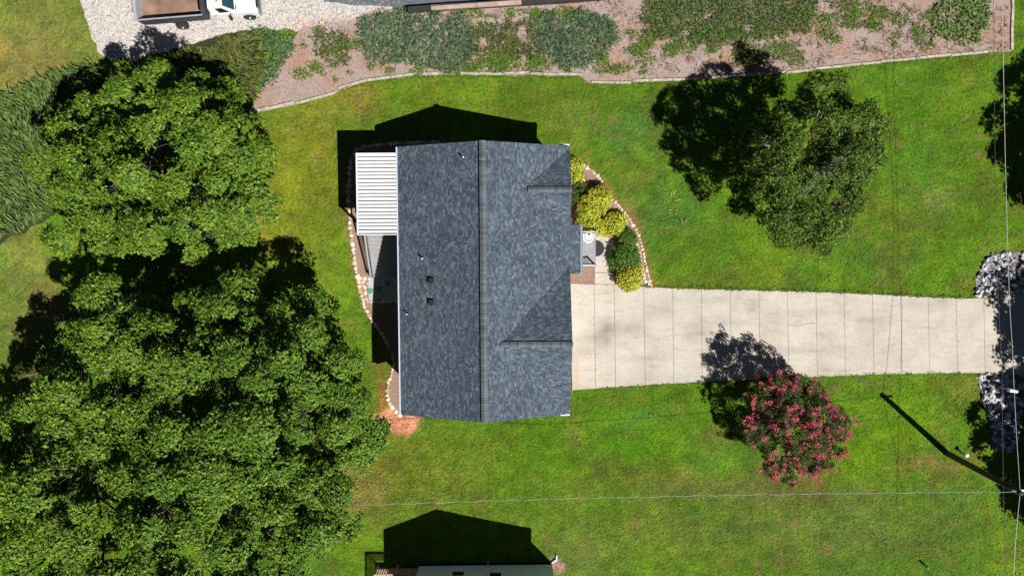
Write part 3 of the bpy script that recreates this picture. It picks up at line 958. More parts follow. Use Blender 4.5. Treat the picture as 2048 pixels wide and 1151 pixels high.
shingle(sh, [(HW, pr1.y), (PX + .03, pr1.y), (PX + .03, pr0.y), (HW, pr0.y)], lambda x, y: ZE + .008 - SL * (x - HW), (1, 0), seed=3)
for q, (yg, zg, xg, wd) in enumerate(((y_g1, ZG1, XG1, W1), (y_g2, ZG2, XG2, W2))):
    zf, nn, ss = gable_planes(yg, zg, xg, wd)
    up = .03
    zf2 = lambda x, y, zf=zf: zf(x, y) + up
    MB().add([(xg, yg, zg + up), (HW, yg, zg + up), (HW, yg + wd, ZE + up), (HW, yg - wd, ZE + up), (xg, yg, zg - .1), (HW, yg, zg - .1), (HW, yg + wd, ZE - .1), (HW, yg - wd, ZE - .1)],
             [(0, 1, 2), (0, 3, 1), (1, 5, 6, 2), (1, 3, 7, 5), (0, 2, 6, 4), (0, 4, 7, 3), (4, 6, 5), (4, 5, 7)]).build('front_gable', M['deck_under'], house)
    shingle(sh, nn, zf2, (0, 1), seed=10 + q)
    shingle(sh, ss, zf2, (0, -1), seed=20 + q)
kind(sh.build('shingles', M['shingle'], house), 'stuff', 'blue grey roof shingle tabs laid in courses')
# ridge vents and the caps over them, one object per cap
def cap_mesh(run, half, drop, rise):
    m_ = MB()
    m_.extrude_x([(-half, -drop), (0, 0), (half, -drop), (half, -drop - .03), (0, -.03), (-half, -drop - .03)], 0, run)
    return m_.mesh('ridge_shingle', M['ridge'])
cm = cap_mesh(.205, .19, .19 * SL, 0)
MB().extrude_y([(-.165, ZR - .17 * SL), (-.165, ZR - .17 * SL + .085), (0, ZR + .085), (.165, ZR - .17 * SL + .085), (.165, ZR - .17 * SL)], -HL + .15, HL - .15).build('ridge_vent', M['black'], house)
y = -HL
while y < HL - .2:
    link('ridge_shingle', cm, house, (0, y, ZR + .115 + random.uniform(-.006, .006)), (0, radians(-7), pi / 2))
    y += .165
for (yg, zg, xg, wd, x0) in ((y_g1, ZG1, XG1, W1, XG1 - .1), (y_g2, ZG2, XG2, W2, XG2 + .15)):
    cm2 = cap_mesh(.19, .17, .17 * (zg - ZE) / wd, 0)
    x = HW - .16
    while x > x0:
        link('ridge_shingle', cm2, house, (x, yg, zg + .13 + random.uniform(-.005, .005)), (0, radians(7), 0))
        x -= .152
# walls
WI = .42
wl = MB()
wl.box(-HW + WI, HW - WI, -HL + WI, HL - WI, -1.6, ZE - .08)
for s in (-1, 1):
    y0 = s * (HL - WI)
    wl.extrude_y([(-HW + WI, ZE - .08), (0, ZR - .3), (HW - WI, ZE - .08)], min(y0, y0 - s * .15), max(y0, y0 - s * .15))
wl.build('wall', M['siding'], house)
# gutters, fascia and the white eave returns
def gutter(x, y0, y1, z, s):
    g = MB()
    prof = [(x, z), (x + s * .12, z), (x + s * .12, z - .015), (x + s * .10, z - .10), (x + s * .015, z - .11), (x, z - .11)]
    prof = [(x, z + .0), (x + s * .012, z), (x + s * .012, z - .09), (x + s * .10, z - .09), (x + s * .112, z + .005), (x + s * .125, z + .005), (x + s * .112, z - .11), (x, z - .11)]
    g.extrude_y(prof, y0, y1)
    return g.build('gutter', M['gutter'], house)
gutter(-HW - .015, -HL, HL, ZE - .02, -1)
gutter(PX + .02, pr1.y, pr0.y, porch_z - .005, 1)
fa = MB()
for s in (-1, 1):
    for e in (-1, 1):
        a, b = Vector((0, e * (HL - .04), ZR - .27)), Vector((s * (HW - .02), e * (HL - .04), ZE - .27))
        fa.bar(a, b, .022, .2)
fa.build('fascia', M['white'], house)
for e in (-1, 1):
    MB().box(HW - .62, HW - .02, e * (HL + .06) - .05, e * (HL + .06) + .05, ZE - .22, ZE - .02).build('eave_return', M['white'], house)
# roof pipes and box vents
for (u, v, hgt, r) in ((927, 315, .38, .05), (845, 517, .38, .055), (814, 628, .34, .045)):
    p = to_house(P(u, v, zmain(to_house(P(u, v, 4.6)).x, 0) + .2))
    z = zmain(p.x, 0)
    o = MB().lathe([(r * 1.9, z - .05), (r * 1.6, z + .06), (r * 1.05, z + .09)], 12, (p.x, p.y)).build('pipe_boot', M['black'], house)
    MB().lathe([(r, z - .1), (r, z + hgt), (r * .75, z + hgt), (r * .75, z + hgt - .05)], 12, (p.x, p.y)).build('vent_pipe', M['white'], house)
for (u, v) in ((861, 562), (861, 606)):
    p = to_house(P(u, v, 4.8))
    z = zmain(p.x, 0)
    bv = MB()
    s = .17
    bv.add([(p.x - s, p.y - s, z - .12), (p.x + s, p.y - s, z + .02), (p.x + s, p.y + s, z + .02), (p.x - s, p.y + s, z - .12),
            (p.x - s, p.y - s, z + .15), (p.x + s, p.y - s, z + .17), (p.x + s, p.y + s, z + .17), (p.x - s, p.y + s, z + .15)],
           [(3, 2, 1, 0), (4, 5, 6, 7), (0, 1, 5, 4), (1, 2, 6, 5), (2, 3, 7, 6), (3, 0, 4, 7)])
    bv.build('box_vent', M['black'], house, bevel=.012)
# doors and windows under the eaves
def opening(parent, name, x, y, z0, z1, wd, facing, m_frame, m_in, bars=0):
    """facing: outward unit normal in plan"""
    f = Vector((facing[0], facing[1], 0))
    s = Vector((-f.y, f.x, 0))
    c = Vector((x, y, (z0 + z1) / 2))
    fr = MB()
    h = z1 - z0
    for k in (-1, 1):
        fr.bar(c + s * k * (wd / 2) - Vector((0, 0, h / 2)) + f * .02, c + s * k * (wd / 2) + Vector((0, 0, h / 2)) + f * .02, .09, .07, f)
        fr.bar(c - s * (wd / 2 + .045) + Vector((0, 0, k * h / 2)) + f * .022, c + s * (wd / 2 + .045) + Vector((0, 0, k * h / 2)) + f * .022, .08, .09, f)
    w_ = fr.build(name, m_frame, parent)
    pn = MB()
    pn.bar(c - s * wd / 2 + f * .008, c + s * wd / 2 + f * .008, h, .02, f.cross(s).cross(s)) if False else pn.add(
        [c - s * wd / 2 - Vector((0, 0, h / 2)) + f * .012, c + s * wd / 2 - Vector((0, 0, h / 2)) + f * .012, c + s * wd / 2 + Vector((0, 0, h / 2)) + f * .012, c - s * wd / 2 + Vector((0, 0, h / 2)) + f * .012,
         c - s * wd / 2 - Vector((0, 0, h / 2)) - f * .01, c + s * wd / 2 - Vector((0, 0, h / 2)) - f * .01, c + s * wd / 2 + Vector((0, 0, h / 2)) - f * .01, c - s * wd / 2 + Vector((0, 0, h / 2)) - f * .01],
        [(0, 1, 2, 3), (7, 6, 5, 4), (0, 4, 5, 1), (1, 5, 6, 2), (2, 6, 7, 3), (3, 7, 4, 0)])
    pn.build('pane' if m_in is M['glass'] else 'panel', m_in, w_)
    if bars:
        br = MB()
        br.bar(c - s * wd / 2 + f * .03, c + s * wd / 2 + f * .03, .04, .03, f)
        br.build('sash_bar', m_frame, w_)
    return w_
xw = HW - WI
opening(house, 'garage_door', xw, y_g1, .07, 2.3, 4.9, (1, 0), M['white'], M['white'])
opening(house, 'front_door', xw, (pr0.y + pr1.y) / 2, .3, 2.4, 1.0, (1, 0), M['white'], M['timber_dark'])
opening(house, 'window', xw, y_g2, .9, 2.3, 1.8, (1, 0), M['white'], M['glass'], 1)
opening(house, 'window', -xw, -5.2, 1.0, 2.3, 1.4, (-1, 0), M['white'], M['glass'], 1)
opening(house, 'window', 1.5, HL - WI, 1.0, 2.3, 1.2, (0, 1), M['white'], M['glass'], 1)
opening(house, 'window', -2.0, -HL + WI, 1.0, 2.3, 1.2, (0, -1), M['white'], M['glass'], 1)

# ------------------------------------------------------------------ patio cover at the back
ZC = 3.38
cA, cB = P(711.5, 306, ZC), P(713, 470, ZC)
cR = to_house(cA)
cover = thing('patio_cover', 'white ribbed patio cover on posts along the back of the house', 'patio cover', (cA.x, cA.y, 0), HR)
def lc(x, y, z):
    return (x, y, z)
CW = (-HW - .15) - cR.x
CL = (cA - cB).length
NP = 22
pitch = (CL - .12) / NP
pm = MB()
pm.extrude_x([(-pitch + .072, -.0), (-.014, 0), (-.014, .06), (.004, .06), (.004, -.02), (-pitch + .072, -.02)], .08, CW)
pm_mesh = pm.mesh('panel', M['cover'])
for i in range(NP):
    o = link('panel', pm_mesh, cover, (0, -.06 - pitch * i, ZC + random.uniform(-.004, .004)), (radians(random.uniform(1.0, 2.2)), radians(.0), 0))
MB().box(.09, CW, -CL + .08, -.07, ZC - .13, ZC - .10).build('under_pan', M['beddark'], cover)
MB().box(0, .075, -CL, 0, ZC - .14, ZC + .04).build('beam', M['cover'], cover)
MB().box(.08, CW, -CL, -CL + .05, ZC - .14, ZC + .035).build('beam', M['cover'], cover)
MB().box(.08, CW, -.05, 0, ZC - .14, ZC + .035).build('beam', M['cover'], cover)
for yy in (-.12, -CL / 2, -CL + .12):
    MB().box(.02, .14, yy - .06, yy + .06, -.9, ZC - .142).build('post', M['white'], cover)

# ------------------------------------------------------------------ back deck and stair
ZD = 1.35
deck = thing('deck', 'grey board deck and stair under the white patio cover behind the house', 'deck', (cA.x, cA.y, 0), HR)
dx0, dx1 = .45, -HW + WI - cR.x - .02
dy1 = -CL + .25
y = -.1
while y > dy1:
    MB().box(dx0, dx1, y - .135, y, ZD - .035, ZD).build('board', M['greywood'], deck)
    y -= .143
sx0 = to_house(G(749, 552)).x - cR.x - .02            # the stair
sx1 = dx1 - .25
n_st = 11
z_foot = float(land(cA.x + 1.2, cA.y - CL - 2.4))
y_end = to_house(G(752, 553)).y - cR.y
run = (dy1 - y_end) / n_st
for i in range(n_st):
    z = ZD - (ZD - z_foot) * (i + 1) / (n_st + 1)
    yy = dy1 - run * i
    MB().box(sx0, sx1, yy - run * .5 + .004, yy - .03, z - .035, z).build('tread', M['greywood'], deck)
    MB().box(sx0, sx1, yy - run - .02, yy - run * .5 - .004, z - .035, z).build('tread', M['greywood'], deck)
for xx in (sx0 - .04, sx1):
    MB().bar((xx + .02, dy1, ZD - .15), (xx + .02, y_end, z_foot + .02), .04, .28).build('stringer', M['greywood'], deck)
for xx in (sx0 - .02, sx1 + .02):
    MB().bar((xx, dy1 + .35, ZD + .95), (xx, dy1, ZD + .95), .10, .05).bar((xx, dy1, ZD + .95), (xx, y_end, z_foot + .95), .10, .05).build('handrail', M['greywood'], deck)
    MB().bar((xx, dy1, ZD + .12), (xx, y_end, z_foot + .14), .05, .08).build('bottom_rail', M['greywood'], deck)
    bl = MB()
    for k in range(19):
        t = (k + .5) / 19
        yy = dy1 + (y_end - dy1) * t
        zb = ZD + (z_foot - ZD) * t
        MB().box(xx - .022, xx + .022, yy - .022, yy + .022, zb + .12, zb + .93).build('baluster', M['greywood'], deck)
    MB().box(xx - .05, xx + .05, y_end - .05, y_end + .05, z_foot - .1, z_foot + 1.02).build('newel_post', M['greywood'], deck)
y = -.3
while y > dy1:
    MB().box(dx0 + .01, dx0 + .05, y - .02, y + .02, ZD, ZD + .9).build('baluster', M['greywood'], deck)
    y -= .15
MB().box(dx0 - .02, dx0 + .08, dy1, -.1, ZD + .901, ZD + .94).build('handrail', M['greywood'], deck)
p = G(741, 547)
pot = thing('plant_pot', 'round tan glazed pot with green plant at the stair foot', 'plant pot', p)
MB().lathe([(.12, .03), (.16, .1), (.17, .28), (.19, .3), (.16, .31), (.15, .24), (.02, .24)], 20).build('pot', M['pot'], pot, smooth=True)
cc = np.array([[0, 0, .26]]).repeat(6, 0) + rng.normal(size=(6, 3)) * [.05, .05, .02]
v, f = clump_leaves(cc, np.array([[0, 0, 1.]]).repeat(6, 0), np.full(6, .13), 14, .09, .04)
link('plant', quick_mesh('plant', v, f, M['greenbush']), pot)

# ------------------------------------------------------------------ front porch
pa, pb = G(1165, 463, .35), G(1191, 531, .35)
porch = thing('porch', 'small grey board front porch with railings beside the walkway', 'porch', (pa.x, pa.y, 0), HR)
pw, plen = pb.x - pa.x, pa.y - pb.y
x = -1.2
while x < pw - .1:
    MB().box(x, x + .128, -plen, 0, .31, .35).build('board', M['greywood'], porch)
    x += .135
MB().box(pw - .03, pw + .005, -plen, 0, .06, .345).build('riser', M['greywood'], porch)
MB().box(-1.2, pw - .035, -plen + .01, -.01, .05, .30).build('frame', M['greywood'], porch)
for yy, full in ((-.04, 1), (-plen + .04, 1)):
    MB().box(-1.0, pw, yy - .045, yy + .045, 1.22, 1.27).build('handrail', M['gutter'], porch)
    MB().box(-1.0, pw - .1, yy - .02, yy + .02, .45, .50).build('bottom_rail', M['gutter'], porch)
    for k in range(10):
        xx = -.95 + k * (pw + .8) / 10
        MB().box(xx - .02, xx + .02, yy - .018, yy + .018, .501, 1.219).build('baluster', M['gutter'], porch)
    MB().box(pw - .09, pw + .01, yy - .05, yy + .05, .351, 1.36).build('newel_post', M['gutter'], porch)
MB().box(pw - .8, pw - .6, -plen - .34, -plen - .06, .0, .2).build('step_block', M['concrete'], porch) if False else None
# half round fabric fan tied over the porch rail
ba = P(1166, 466, 1.28); bb = P(1190, 466, 1.28)
bn = thing('bunting', 'white, rose and plum pleated fan bunting draped over the porch rail', 'bunting', (ba.x, ba.y, 0))
bw = bb.x - ba.x
def fan(r0, r1, m_, name):
    mb = MB()
    K = 26
    vs = []
    for k in range(K + 1):
        a = pi + pi * k / K
        pl = .02 * (1 if k % 2 else -1)
        for r in (r0, r1):
            vs.append((bw / 2 + r * cos(a) * bw * .52, -.03 + r * sin(a) * .62, 1.285 - r * abs(sin(a)) * .42 + pl * r))
    o_ = len(vs)
    vs += [(a_, b_, c_ - .006) for a_, b_, c_ in vs]
    fs = [(2 * k, 2 * k + 2, 2 * k + 3, 2 * k + 1) for k in range(K)] + [(o_ + 2 * k, o_ + 2 * k + 1, o_ + 2 * k + 3, o_ + 2 * k + 2) for k in range(K)]
    mb.add(vs, fs)
    mb.build(name, m_, bn)
fan(.02, .22, M['bunt_plum'], 'fabric_band')
fan(.222, .66, M['bunt_white'], 'fabric_band')
fan(.662, .86, M['bunt_rose'], 'fabric_band')
fan(.862, 1.0, M['bunt_white'], 'fabric_band')
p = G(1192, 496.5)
o = MB().lathe([(.53, 0), (.54, .015), (.52, .028), (.06, .028)], 36).build('dark_disc', M['disc_black'], None, p + Vector((0, 0, .066)))  # thin dark round disc lying flat on the walkway
tag(o, 'flat round black disc on the walkway at the porch edge', 'dark_disc')

# ------------------------------------------------------------------ neighbour's house at the bottom edge
n0, n1 = P(839, 1127), P(1101, 1124)
nw = (n1 - n0).length
nb = thing('house', 'pale blue grey sided house cut off by the bottom edge, gable wall in shade', 'house', n0, math.atan2(n1.y - n0.y, n1.x - n0.x))
wl = MB()
wl.box(0, nw, -14, 0, .32, 3.35)
wl.extrude_y([(0, 3.35), (nw / 2 - .3, 5.3), (nw, 3.35)], -.2, 0)
wl.build('wall', M['siding_blue'], nb)
sd = MB()
z = .34
while z < 5.2:
    inset = 0 if z < 3.3 else (z - 3.3) / 2.0 * nw / 2
    if nw - 2 * inset > .5:
        sd.add([(inset, .002, z), (nw - inset, .002, z), (nw - inset, .004, z + .19), (inset, .004, z + .19), (inset, .022, z), (nw - inset, .022, z), (nw - inset, .006, z + .19), (inset, .006, z + .19)],
               [(0, 1, 5, 4), (5, 6, 7, 4), (6, 5, 1, 2), (7, 3, 0, 4), (3, 7, 6, 2)])
    z += .2
kind(sd.build('siding_boards', M['siding_blue'], nb), 'stuff', 'pale lap siding boards')
MB().box(-.02, nw + .02, -13.9, .03, -.3, .3).build('foundation', M['concrete'], nb)
rf = MB()
rf.extrude_y([(-.45, 3.42), (nw / 2, 5.55), (nw + .45, 3.42), (nw + .45, 3.28), (nw / 2, 5.41), (-.45, 3.28)], -14.4, .45)
rf.build('roof', M['ridge'], nb)
MB().box(nw + .46, nw + .58, -14.3, .45, 3.25, 3.36).build('gutter', M['gutter'], nb)
MB().box(nw - .2, nw + .55, .38, .5, 3.2, 3.4).build('eave_return', M['white'], nb)
MB().bar((nw + .42, .25, .12), (nw + .03, -.02, .12), .09, .07).bar((nw + .05, .0, .1), (nw + .05, .0, 3.2), .09, .07).bar((nw + .42, .25, .12), (nw + .42, .55, .1), .09, .07).build('downspout', M['siding_blue'], nb)
for (u, zc, hh, wd) in ((916, 1.55, .9, .85), (991, 1.75, 1.1, .85)):
    px = (P(u, 1146, 1.6) - n0).x
    opening(nb, 'window', px, .02, zc - .3, zc + hh, wd, (0, 1), M['white'], M['glass'], 1)
px = (P(976, 1120, .3) - n0).x
MB().tube([(px, .18, -.1), (px, .18, .55), (px, .02, .62)], .035, 8).build('utility_pipe', M['gutter'], nb)
# its little side deck
r0, r1 = P(748, 1149.5, 1.5), P(830, 1149, 1.5)
nd = thing('deck', 'tan wooden deck with slatted railing beside the bottom house', 'deck', (r0.x, r0.y, 0))
dl = r1.x - r0.x
MB().box(0, dl, -.07, .07, 1.46, 1.5).build('handrail', M['tanwood'], nd)
MB().box(-.05, .05, -5, -.052, 1.46, 1.5).build('handrail', M['tanwood'], nd)
k = 0
while k * .155 < dl:
    MB().box(k * .155 + .0, k * .155 + .075, -.02, .02, .5, 1.459).build('baluster', M['tanwood'], nd)
    MB().box(-.02, .02, -.23 - k * .155, -.155 - k * .155, .5, 1.459).build('baluster', M['tanwood'], nd)
    k += 1
for k in range(24):
    MB().box(.03, dl, -.22 - k * .145, -.085 - k * .145, .46, .5).build('board', M['tanwood'], nd)
for xx, yy in ((.0, .0), (dl * .5, 0), (0, -3)):
    MB().box(xx - .05, xx + .05, yy - .05, yy + .05, -.2, 1.55).build('post', M['tanwood'], nd)

# ------------------------------------------------------------------ timbers
def timber_run(label, runs, m_, sec=(.16, .13)):
    p0 = G(*runs[0][0])
    t = thing('timber_edging', label, 'edging', p0, 0, 'timber edgings of the straw bank')
    for (a, b) in runs:
        A, B = G(*a) - p0, G(*b) - p0
        d = (B - A).normalized() * .012
        jig = Vector((0, random.uniform(-.03, .03), 0))
        A, B = A + jig, B + jig + Vector((0, random.uniform(-.04, .04), 0))
        MB().bar(A + d + Vector((0, 0, .07)), B - d + Vector((0, 0, .07 + random.uniform(-.02, .02))), sec[0], sec[1]).build('timber', m_, t, bevel=.015)
    return t
def chain(pts):
    return list(zip(pts[:-1], pts[1:]))
timber_run('long weathered timber edging curving along the lower side of the straw bank', chain([(498, 225), (540, 216), (588, 205)]) + chain([(592, 207), (636, 195), (672, 183)]) + chain([(676, 178), (735, 161), (790, 153), (835, 148), (878, 147)]) + chain([(921, 147), (1003, 148), (1060, 147), (1113, 149), (1164, 150.5)]), M['timber'])
timber_run('weathered timber edging from the middle gap to the right end of the bank', chain([(1182, 165), (1262, 166)]) + chain([(1264, 163), (1345, 161), (1400, 158), (1450, 154), (1510, 150), (1570, 146), (1630, 138), (1690, 131), (1760, 124), (1830, 118), (1900, 111), (1976, 104)]), M['timber'])
timber_run('short timber edging running up the right end of the bank', chain([(2022, 100), (2022, 58), (2024, 20), (2021, -40)]), M['timber'])
# low timber wall beside the asphalt
wa = G(817, 20)
tw = thing('timber_wall', 'low timber wall of dark and pale beams along the asphalt drive', 'retaining wall', wa)
pts = [(815, 20, 'd'), (862, 15.5, 't'), (953, 9.5, 't'), (1043, 4, 'd'), (1130, -1, 'd'), (1215, -8, None)]
for (a, b) in zip(pts[:-1], pts[1:]):
    A, B = P(a[0], a[1], .5) - wa, P(b[0], b[1], .5) - wa
    d = (B - A).normalized() * .01
    for k, z in enumerate((.1, .29, .47)):
        mm = M['timber_tan'] if (a[2] == 't' and k == 2) else M['timber_dark']
        MB().bar(Vector((A.x, A.y, z)) + d, Vector((B.x, B.y, z)) - d, .32 if k == 2 else .24, .17).build('timber', mm, tw, bevel=.012)
A, B = P(pts[0][0], pts[0][1] - 4.5, .5) - wa, P(pts[-1][0], pts[-1][1] - 4.5, .5) - wa
MB().bar(Vector((A.x, A.y, .42)), Vector((B.x, B.y, .42)), .06, .3).build('cap_rail', M['timber_dark'], tw)

# ------------------------------------------------------------------ pickup with a dump bed
t0 = P(284.5, 47.5, 1.3)
tr = thing('truck', 'white pickup truck with charcoal dump bed parked on the gravel drive', 'truck', (t0.x, t0.y, 0), radians(4.6))
BL, BWd = 4.15, 2.3
MB().box(.06, BL - .1, .05, BWd - .05, 1.08, 1.14).build('bed_floor', M['rust'], tr)
sdm = MB().box(0, BL, 0, .05, 1.0, 1.95)
sdm.build('bed_side', M['beddark'], tr)
MB().box(0, BL, BWd - .05, BWd, 1.0, 1.95).build('bed_side', M['beddark'], tr)
for x in (.75, 1.85, 2.9, 3.75):
    MB().box(x, x + .07, -.04, -.001, 1.0, 1.9).build('stake', M['beddark'], tr)
MB().box(-.05, BL, -.045, .03, 1.951, 1.99).build('top_rail', M['bedrim'], tr)
MB().box(-.05, BL, BWd - .03, BWd + .045, 1.951, 1.99).build('top_rail', M['bedrim'], tr)
MB().box(-.16, .05, .06, BWd - .06, 1.05, 2.0).build('tailgate', M['bedrim'], tr, bevel=.02)
MB().box(BL + .002, BL + .06, 0, BWd, .95, 2.25).bar((BL + .14, .0, 2.25), (BL + .14, BWd, 2.25), .24, .05).build('bulkhead', M['beddark'], tr)
MB().box(.2, BL + 2.6, .75, .87, .62, .85).box(.2, BL + 2.6, 1.48, 1.6, .62, .85).build('chassis', M['black'], tr)
cx = BL + .2                                        # the cab
y0, y1 = .2, BWd - .2
ym0, ym1 = y0 + .18, y1 - .18
body = bmesh.new()
prof = [(cx, .55), (cx, 1.25), (cx + 1.5, 1.25), (cx + 2.0, 1.18), (cx + 2.8, 1.1), (cx + 2.9, .95), (cx + 2.9, .5)]
lo = [body.verts.new((x, y0, z)) for x, z in prof]
hi = [body.verts.new((x, y1, z)) for x, z in prof]
body.faces.new(lo); body.faces.new(hi[::-1])
for i in range(len(prof)):
    j = (i + 1) % len(prof)
    body.faces.new((lo[j], lo[i], hi[i], hi[j]))
bmesh.ops.recalc_face_normals(body, faces=body.faces[:])
bmesh.ops.bevel(body, geom=body.edges[:], offset=.07, segments=3, affect='EDGES', profile=.6)
me = bpy.data.meshes.new('body'); body.to_mesh(me); body.free(); me.materials.append(M['truck'])
link('body', me, tr)
cabv = [(cx + .02, y0 + .03, 1.2), (cx + 1.62, y0 + .03, 1.2), (cx + 1.62, y1 - .03, 1.2), (cx + .02, y1 - .03, 1.2), (cx + .1, ym0, 1.92), (cx + 1.0, ym0, 1.92), (cx + 1.0, ym1, 1.92), (cx + .1, ym1, 1.92)]
MB().add(cabv, [(3, 2, 1, 0), (4, 5, 6, 7), (0, 1, 5, 4), (1, 2, 6, 5), (2, 3, 7, 6), (3, 0, 4, 7)]).build('cab', M['truck'], tr, bevel=.06)
def on_face(a, b, c, d, s0, s1, t0_, t1_, off):
    a, b, c, d = map(Vector, (a, b, c, d))
    nrm = (b - a).cross(d - a).normalized()
    f_ = lambda s, t: a.lerp(b, s).lerp(d.lerp(c, s), t)
    q = [f_(s0, t0_), f_(s1, t0_), f_(s1, t1_), f_(s0, t1_)]
    return MB().add([p + nrm * off for p in q] + [p - nrm * .01 for p in q], [(0, 1, 2, 3), (7, 6, 5, 4), (0, 4, 5, 1), (1, 5, 6, 2), (2, 6, 7, 3), (3, 7, 4, 0)])
on_face(cabv[1], cabv[2], cabv[6], cabv[5], .07, .93, .1, .93, .008).build('windscreen', M['windscreen'], tr)
on_face(cabv[0], cabv[1], cabv[5], cabv[4], .42, .86, .2, .85, .008).build('side_window', M['glass'], tr)
on_face(cabv[2], cabv[3], cabv[7], cabv[6], .14, .58, .2, .85, .008).build('side_window', M['glass'], tr)
MB().box(cx + 2.91, cx + 3.08, y0 - .02, y1 + .02, .5, .78).build('bumper', M['chrome'], tr, bevel=.03)
MB().box(cx + 2.83, cx + 2.93, y0 + .35, y1 - .35, .8, 1.02).build('grille', M['black'], tr, bevel=.02)
for yy in (y0 + .16, y1 - .16):
    MB().box(cx + 2.81, cx + 2.935, yy - .14, yy + .14, .82, 1.02).build('headlight', M['lens'], tr, bevel=.02)
MB().box(cx + 1.62, cx + 1.68, y0 + .2, y0 + .5, 1.24, 1.26).build('wiper', M['black'], tr)
MB().lathe([(.07, 1.915), (.09, 1.93), (.06, 1.95)], 10, (cx + .75, (y0 + y1) / 2 - .35)).build('roof_marker', M['amber'], tr)
for yy, s in ((y0, -1), (y1, 1)):
    MB().bar((cx + 1.3, yy, 1.28), (cx + 1.35, yy + s * .28, 1.36), .04, .04).bar((cx + 1.3, yy + s * .2, 1.25), (cx + 1.3, yy + s * .42, 1.25), .12, .26).build('mirror', M['black'], tr)
for k, xx in enumerate((cx + .12, cx + 1.32)):
    MB().box(xx, xx + .015, y0 - .004, y0 + .01, .62, 1.2).build('door_seam', M['beddark'], tr)
MB().box(cx + .2, cx + .36, y0 - .03, y0 + .01, 1.02, 1.07).build('door_handle', M['black'], tr)
MB().box(cx + 1.75, cx + 2.75, (y0 + y1) / 2 - .02, (y0 + y1) / 2 + .02, 1.12, 1.19).build('bonnet_crease', M['truck'], tr)
def wheel(x, y, s, r=.39, wd=.24):
    o = MB()
    prof = [(r * .6, 0), (r * .93, 0), (r, .05), (r, wd - .05), (r * .93, wd), (r * .6, wd)]
    n = 24
    o = MB().lathe(prof, n)
    ty = o.build('wheel', M['tyre'], tr, (x, y, r), (pi / 2 if s < 0 else -pi / 2, 0, 0))
    MB().lathe([(r * .58, wd - .02), (r * .58, wd + .005), (r * .5, wd - .03), (r * .2, wd - .02), (r * .16, wd + .02), (.01, wd + .02)], n).build('rim', M['rim'], ty)
wheel(2.15, .10, -1); wheel(2.15, BWd - .10, 1)
wheel(cx + 2.2, y0 + .16, -1); wheel(cx + 2.2, y1 - .16, 1)
MB().box(1.85, 1.95, .0, .4, .45, 1.0).build('mud_flap', M['tyre'], tr)

# ------------------------------------------------------------------ mailbox, lamp stake, pole and wires
p = G(1995, 772.5)
mb_ = thing('mailbox', 'white mailbox on a grey post among the rocks by the drive', 'mailbox', p, radians(-12))
MB().box(-.05, .05, -.05, .05, -.2, 1.2).build('post', M['greywood'], mb_)
MB().bar((-.12, 0, 1.16), (.3, 0, 1.16), .12, .06).build('arm', M['greywood'], mb_)
pr = [(-.12, 1.2), (.12, 1.2), (.12, 1.36), (.085, 1.43), (0, 1.46), (-.085, 1.43), (-.12, 1.36)]
MB().extrude_x(pr, -.2, .32).build('box', M['white'], mb_)
MB().box(.321, .335, -.11, .11, 1.2, 1.42).build('door', M['white'], mb_)
p = G(1923, 905)
lt = thing('marker_post', 'short post with round white cap on the lawn near the utility pole', 'post', p)
MB().tube([(0, 0, -.1), (0, 0, .52)], .05, 10).build('stem', M['greywood'], lt)
MB().lathe([(.13, .52), (.15, .56), (.11, .6), (.03, .62)], 18).build('cap', M['white'], lt, smooth=True)
p = G(1848, 1128)
o = MB().tube([(0, 0, -.1), (0, 0, .5), (.02, -.02, .52)], [.07, .07, .03], 10).build('pipe_stub', M['greywood'], None, p)
tag(o, 'grey upright pipe stub on the lawn in the lower right', 'pipe')
pbase, ptop = G(1894, 905), P(2043, 986, 7.2)
up = thing('utility_pole', 'tall dark wooden utility pole at the right edge of the lawn', 'utility pole', pbase)
tv = ptop - pbase
MB().tube([Vector((0, 0, -.5)), tv * .5, tv], [.21, .18, .15], 14).build('pole', M['pole'], up, smooth=True)
MB().bar(tv * .955 + Vector((-.3, .06, 0)), tv * .955 + Vector((.5, .06, 0)), .09, .1).build('bracket', M['steel'], up)
for k in (-.22, .1, .42):
    MB().lathe([(.03, 0), (.06, .03), (.04, .06), (.065, .09), (.03, .14)], 12).build('insulator', M['white'], up, tv * .955 + Vector((k, .06, .05)))
MB().tube([tv * .9 + Vector((.2, -.1, 0)), tv * .9 + Vector((.2, -.1, -.55))], .13, 14).build('transformer', M['steel'], up)
def cable(label, ends, m_, r, sag, name='overhead_wire'):
    pts = []
    for (a, b) in zip(ends[:-1], ends[1:]):
        for k in range(14):
            t = k / 14
            q = a.lerp(b, t)
            q.z -= sag * 4 * t * (1 - t)
            pts.append(q)
    pts.append(ends[-1])
    o = pts[0].copy()
    ob = MB().tube([q - o for q in pts], r, 6).build(name, m_, None, o)
    tag(ob, label, 'wire', 'overhead cables along the right edge')
cable('dark overhead wire, the one nearer the driveway slabs and house', [P(1987, -60, 5.4), P(1993, 480, 5.2), P(2004, 740, 5.3), P(2012, 1200, 5.8)], M['wire_dark'], .011, .05)
cable('pale overhead wire running from the top edge down to the utility pole', [P(2004, -60, 6.4), P(2015, 480, 5.9), P(2025, 700, 6.2), ptop + Vector((.0, .05, -.1))], M['wire'], .012, .05)
cable('pale overhead wire running from the utility pole to the bottom edge', [ptop + Vector((0, -.05, -.1)), P(2026, 1200, 5.6)], M['wire'], .012, .1)
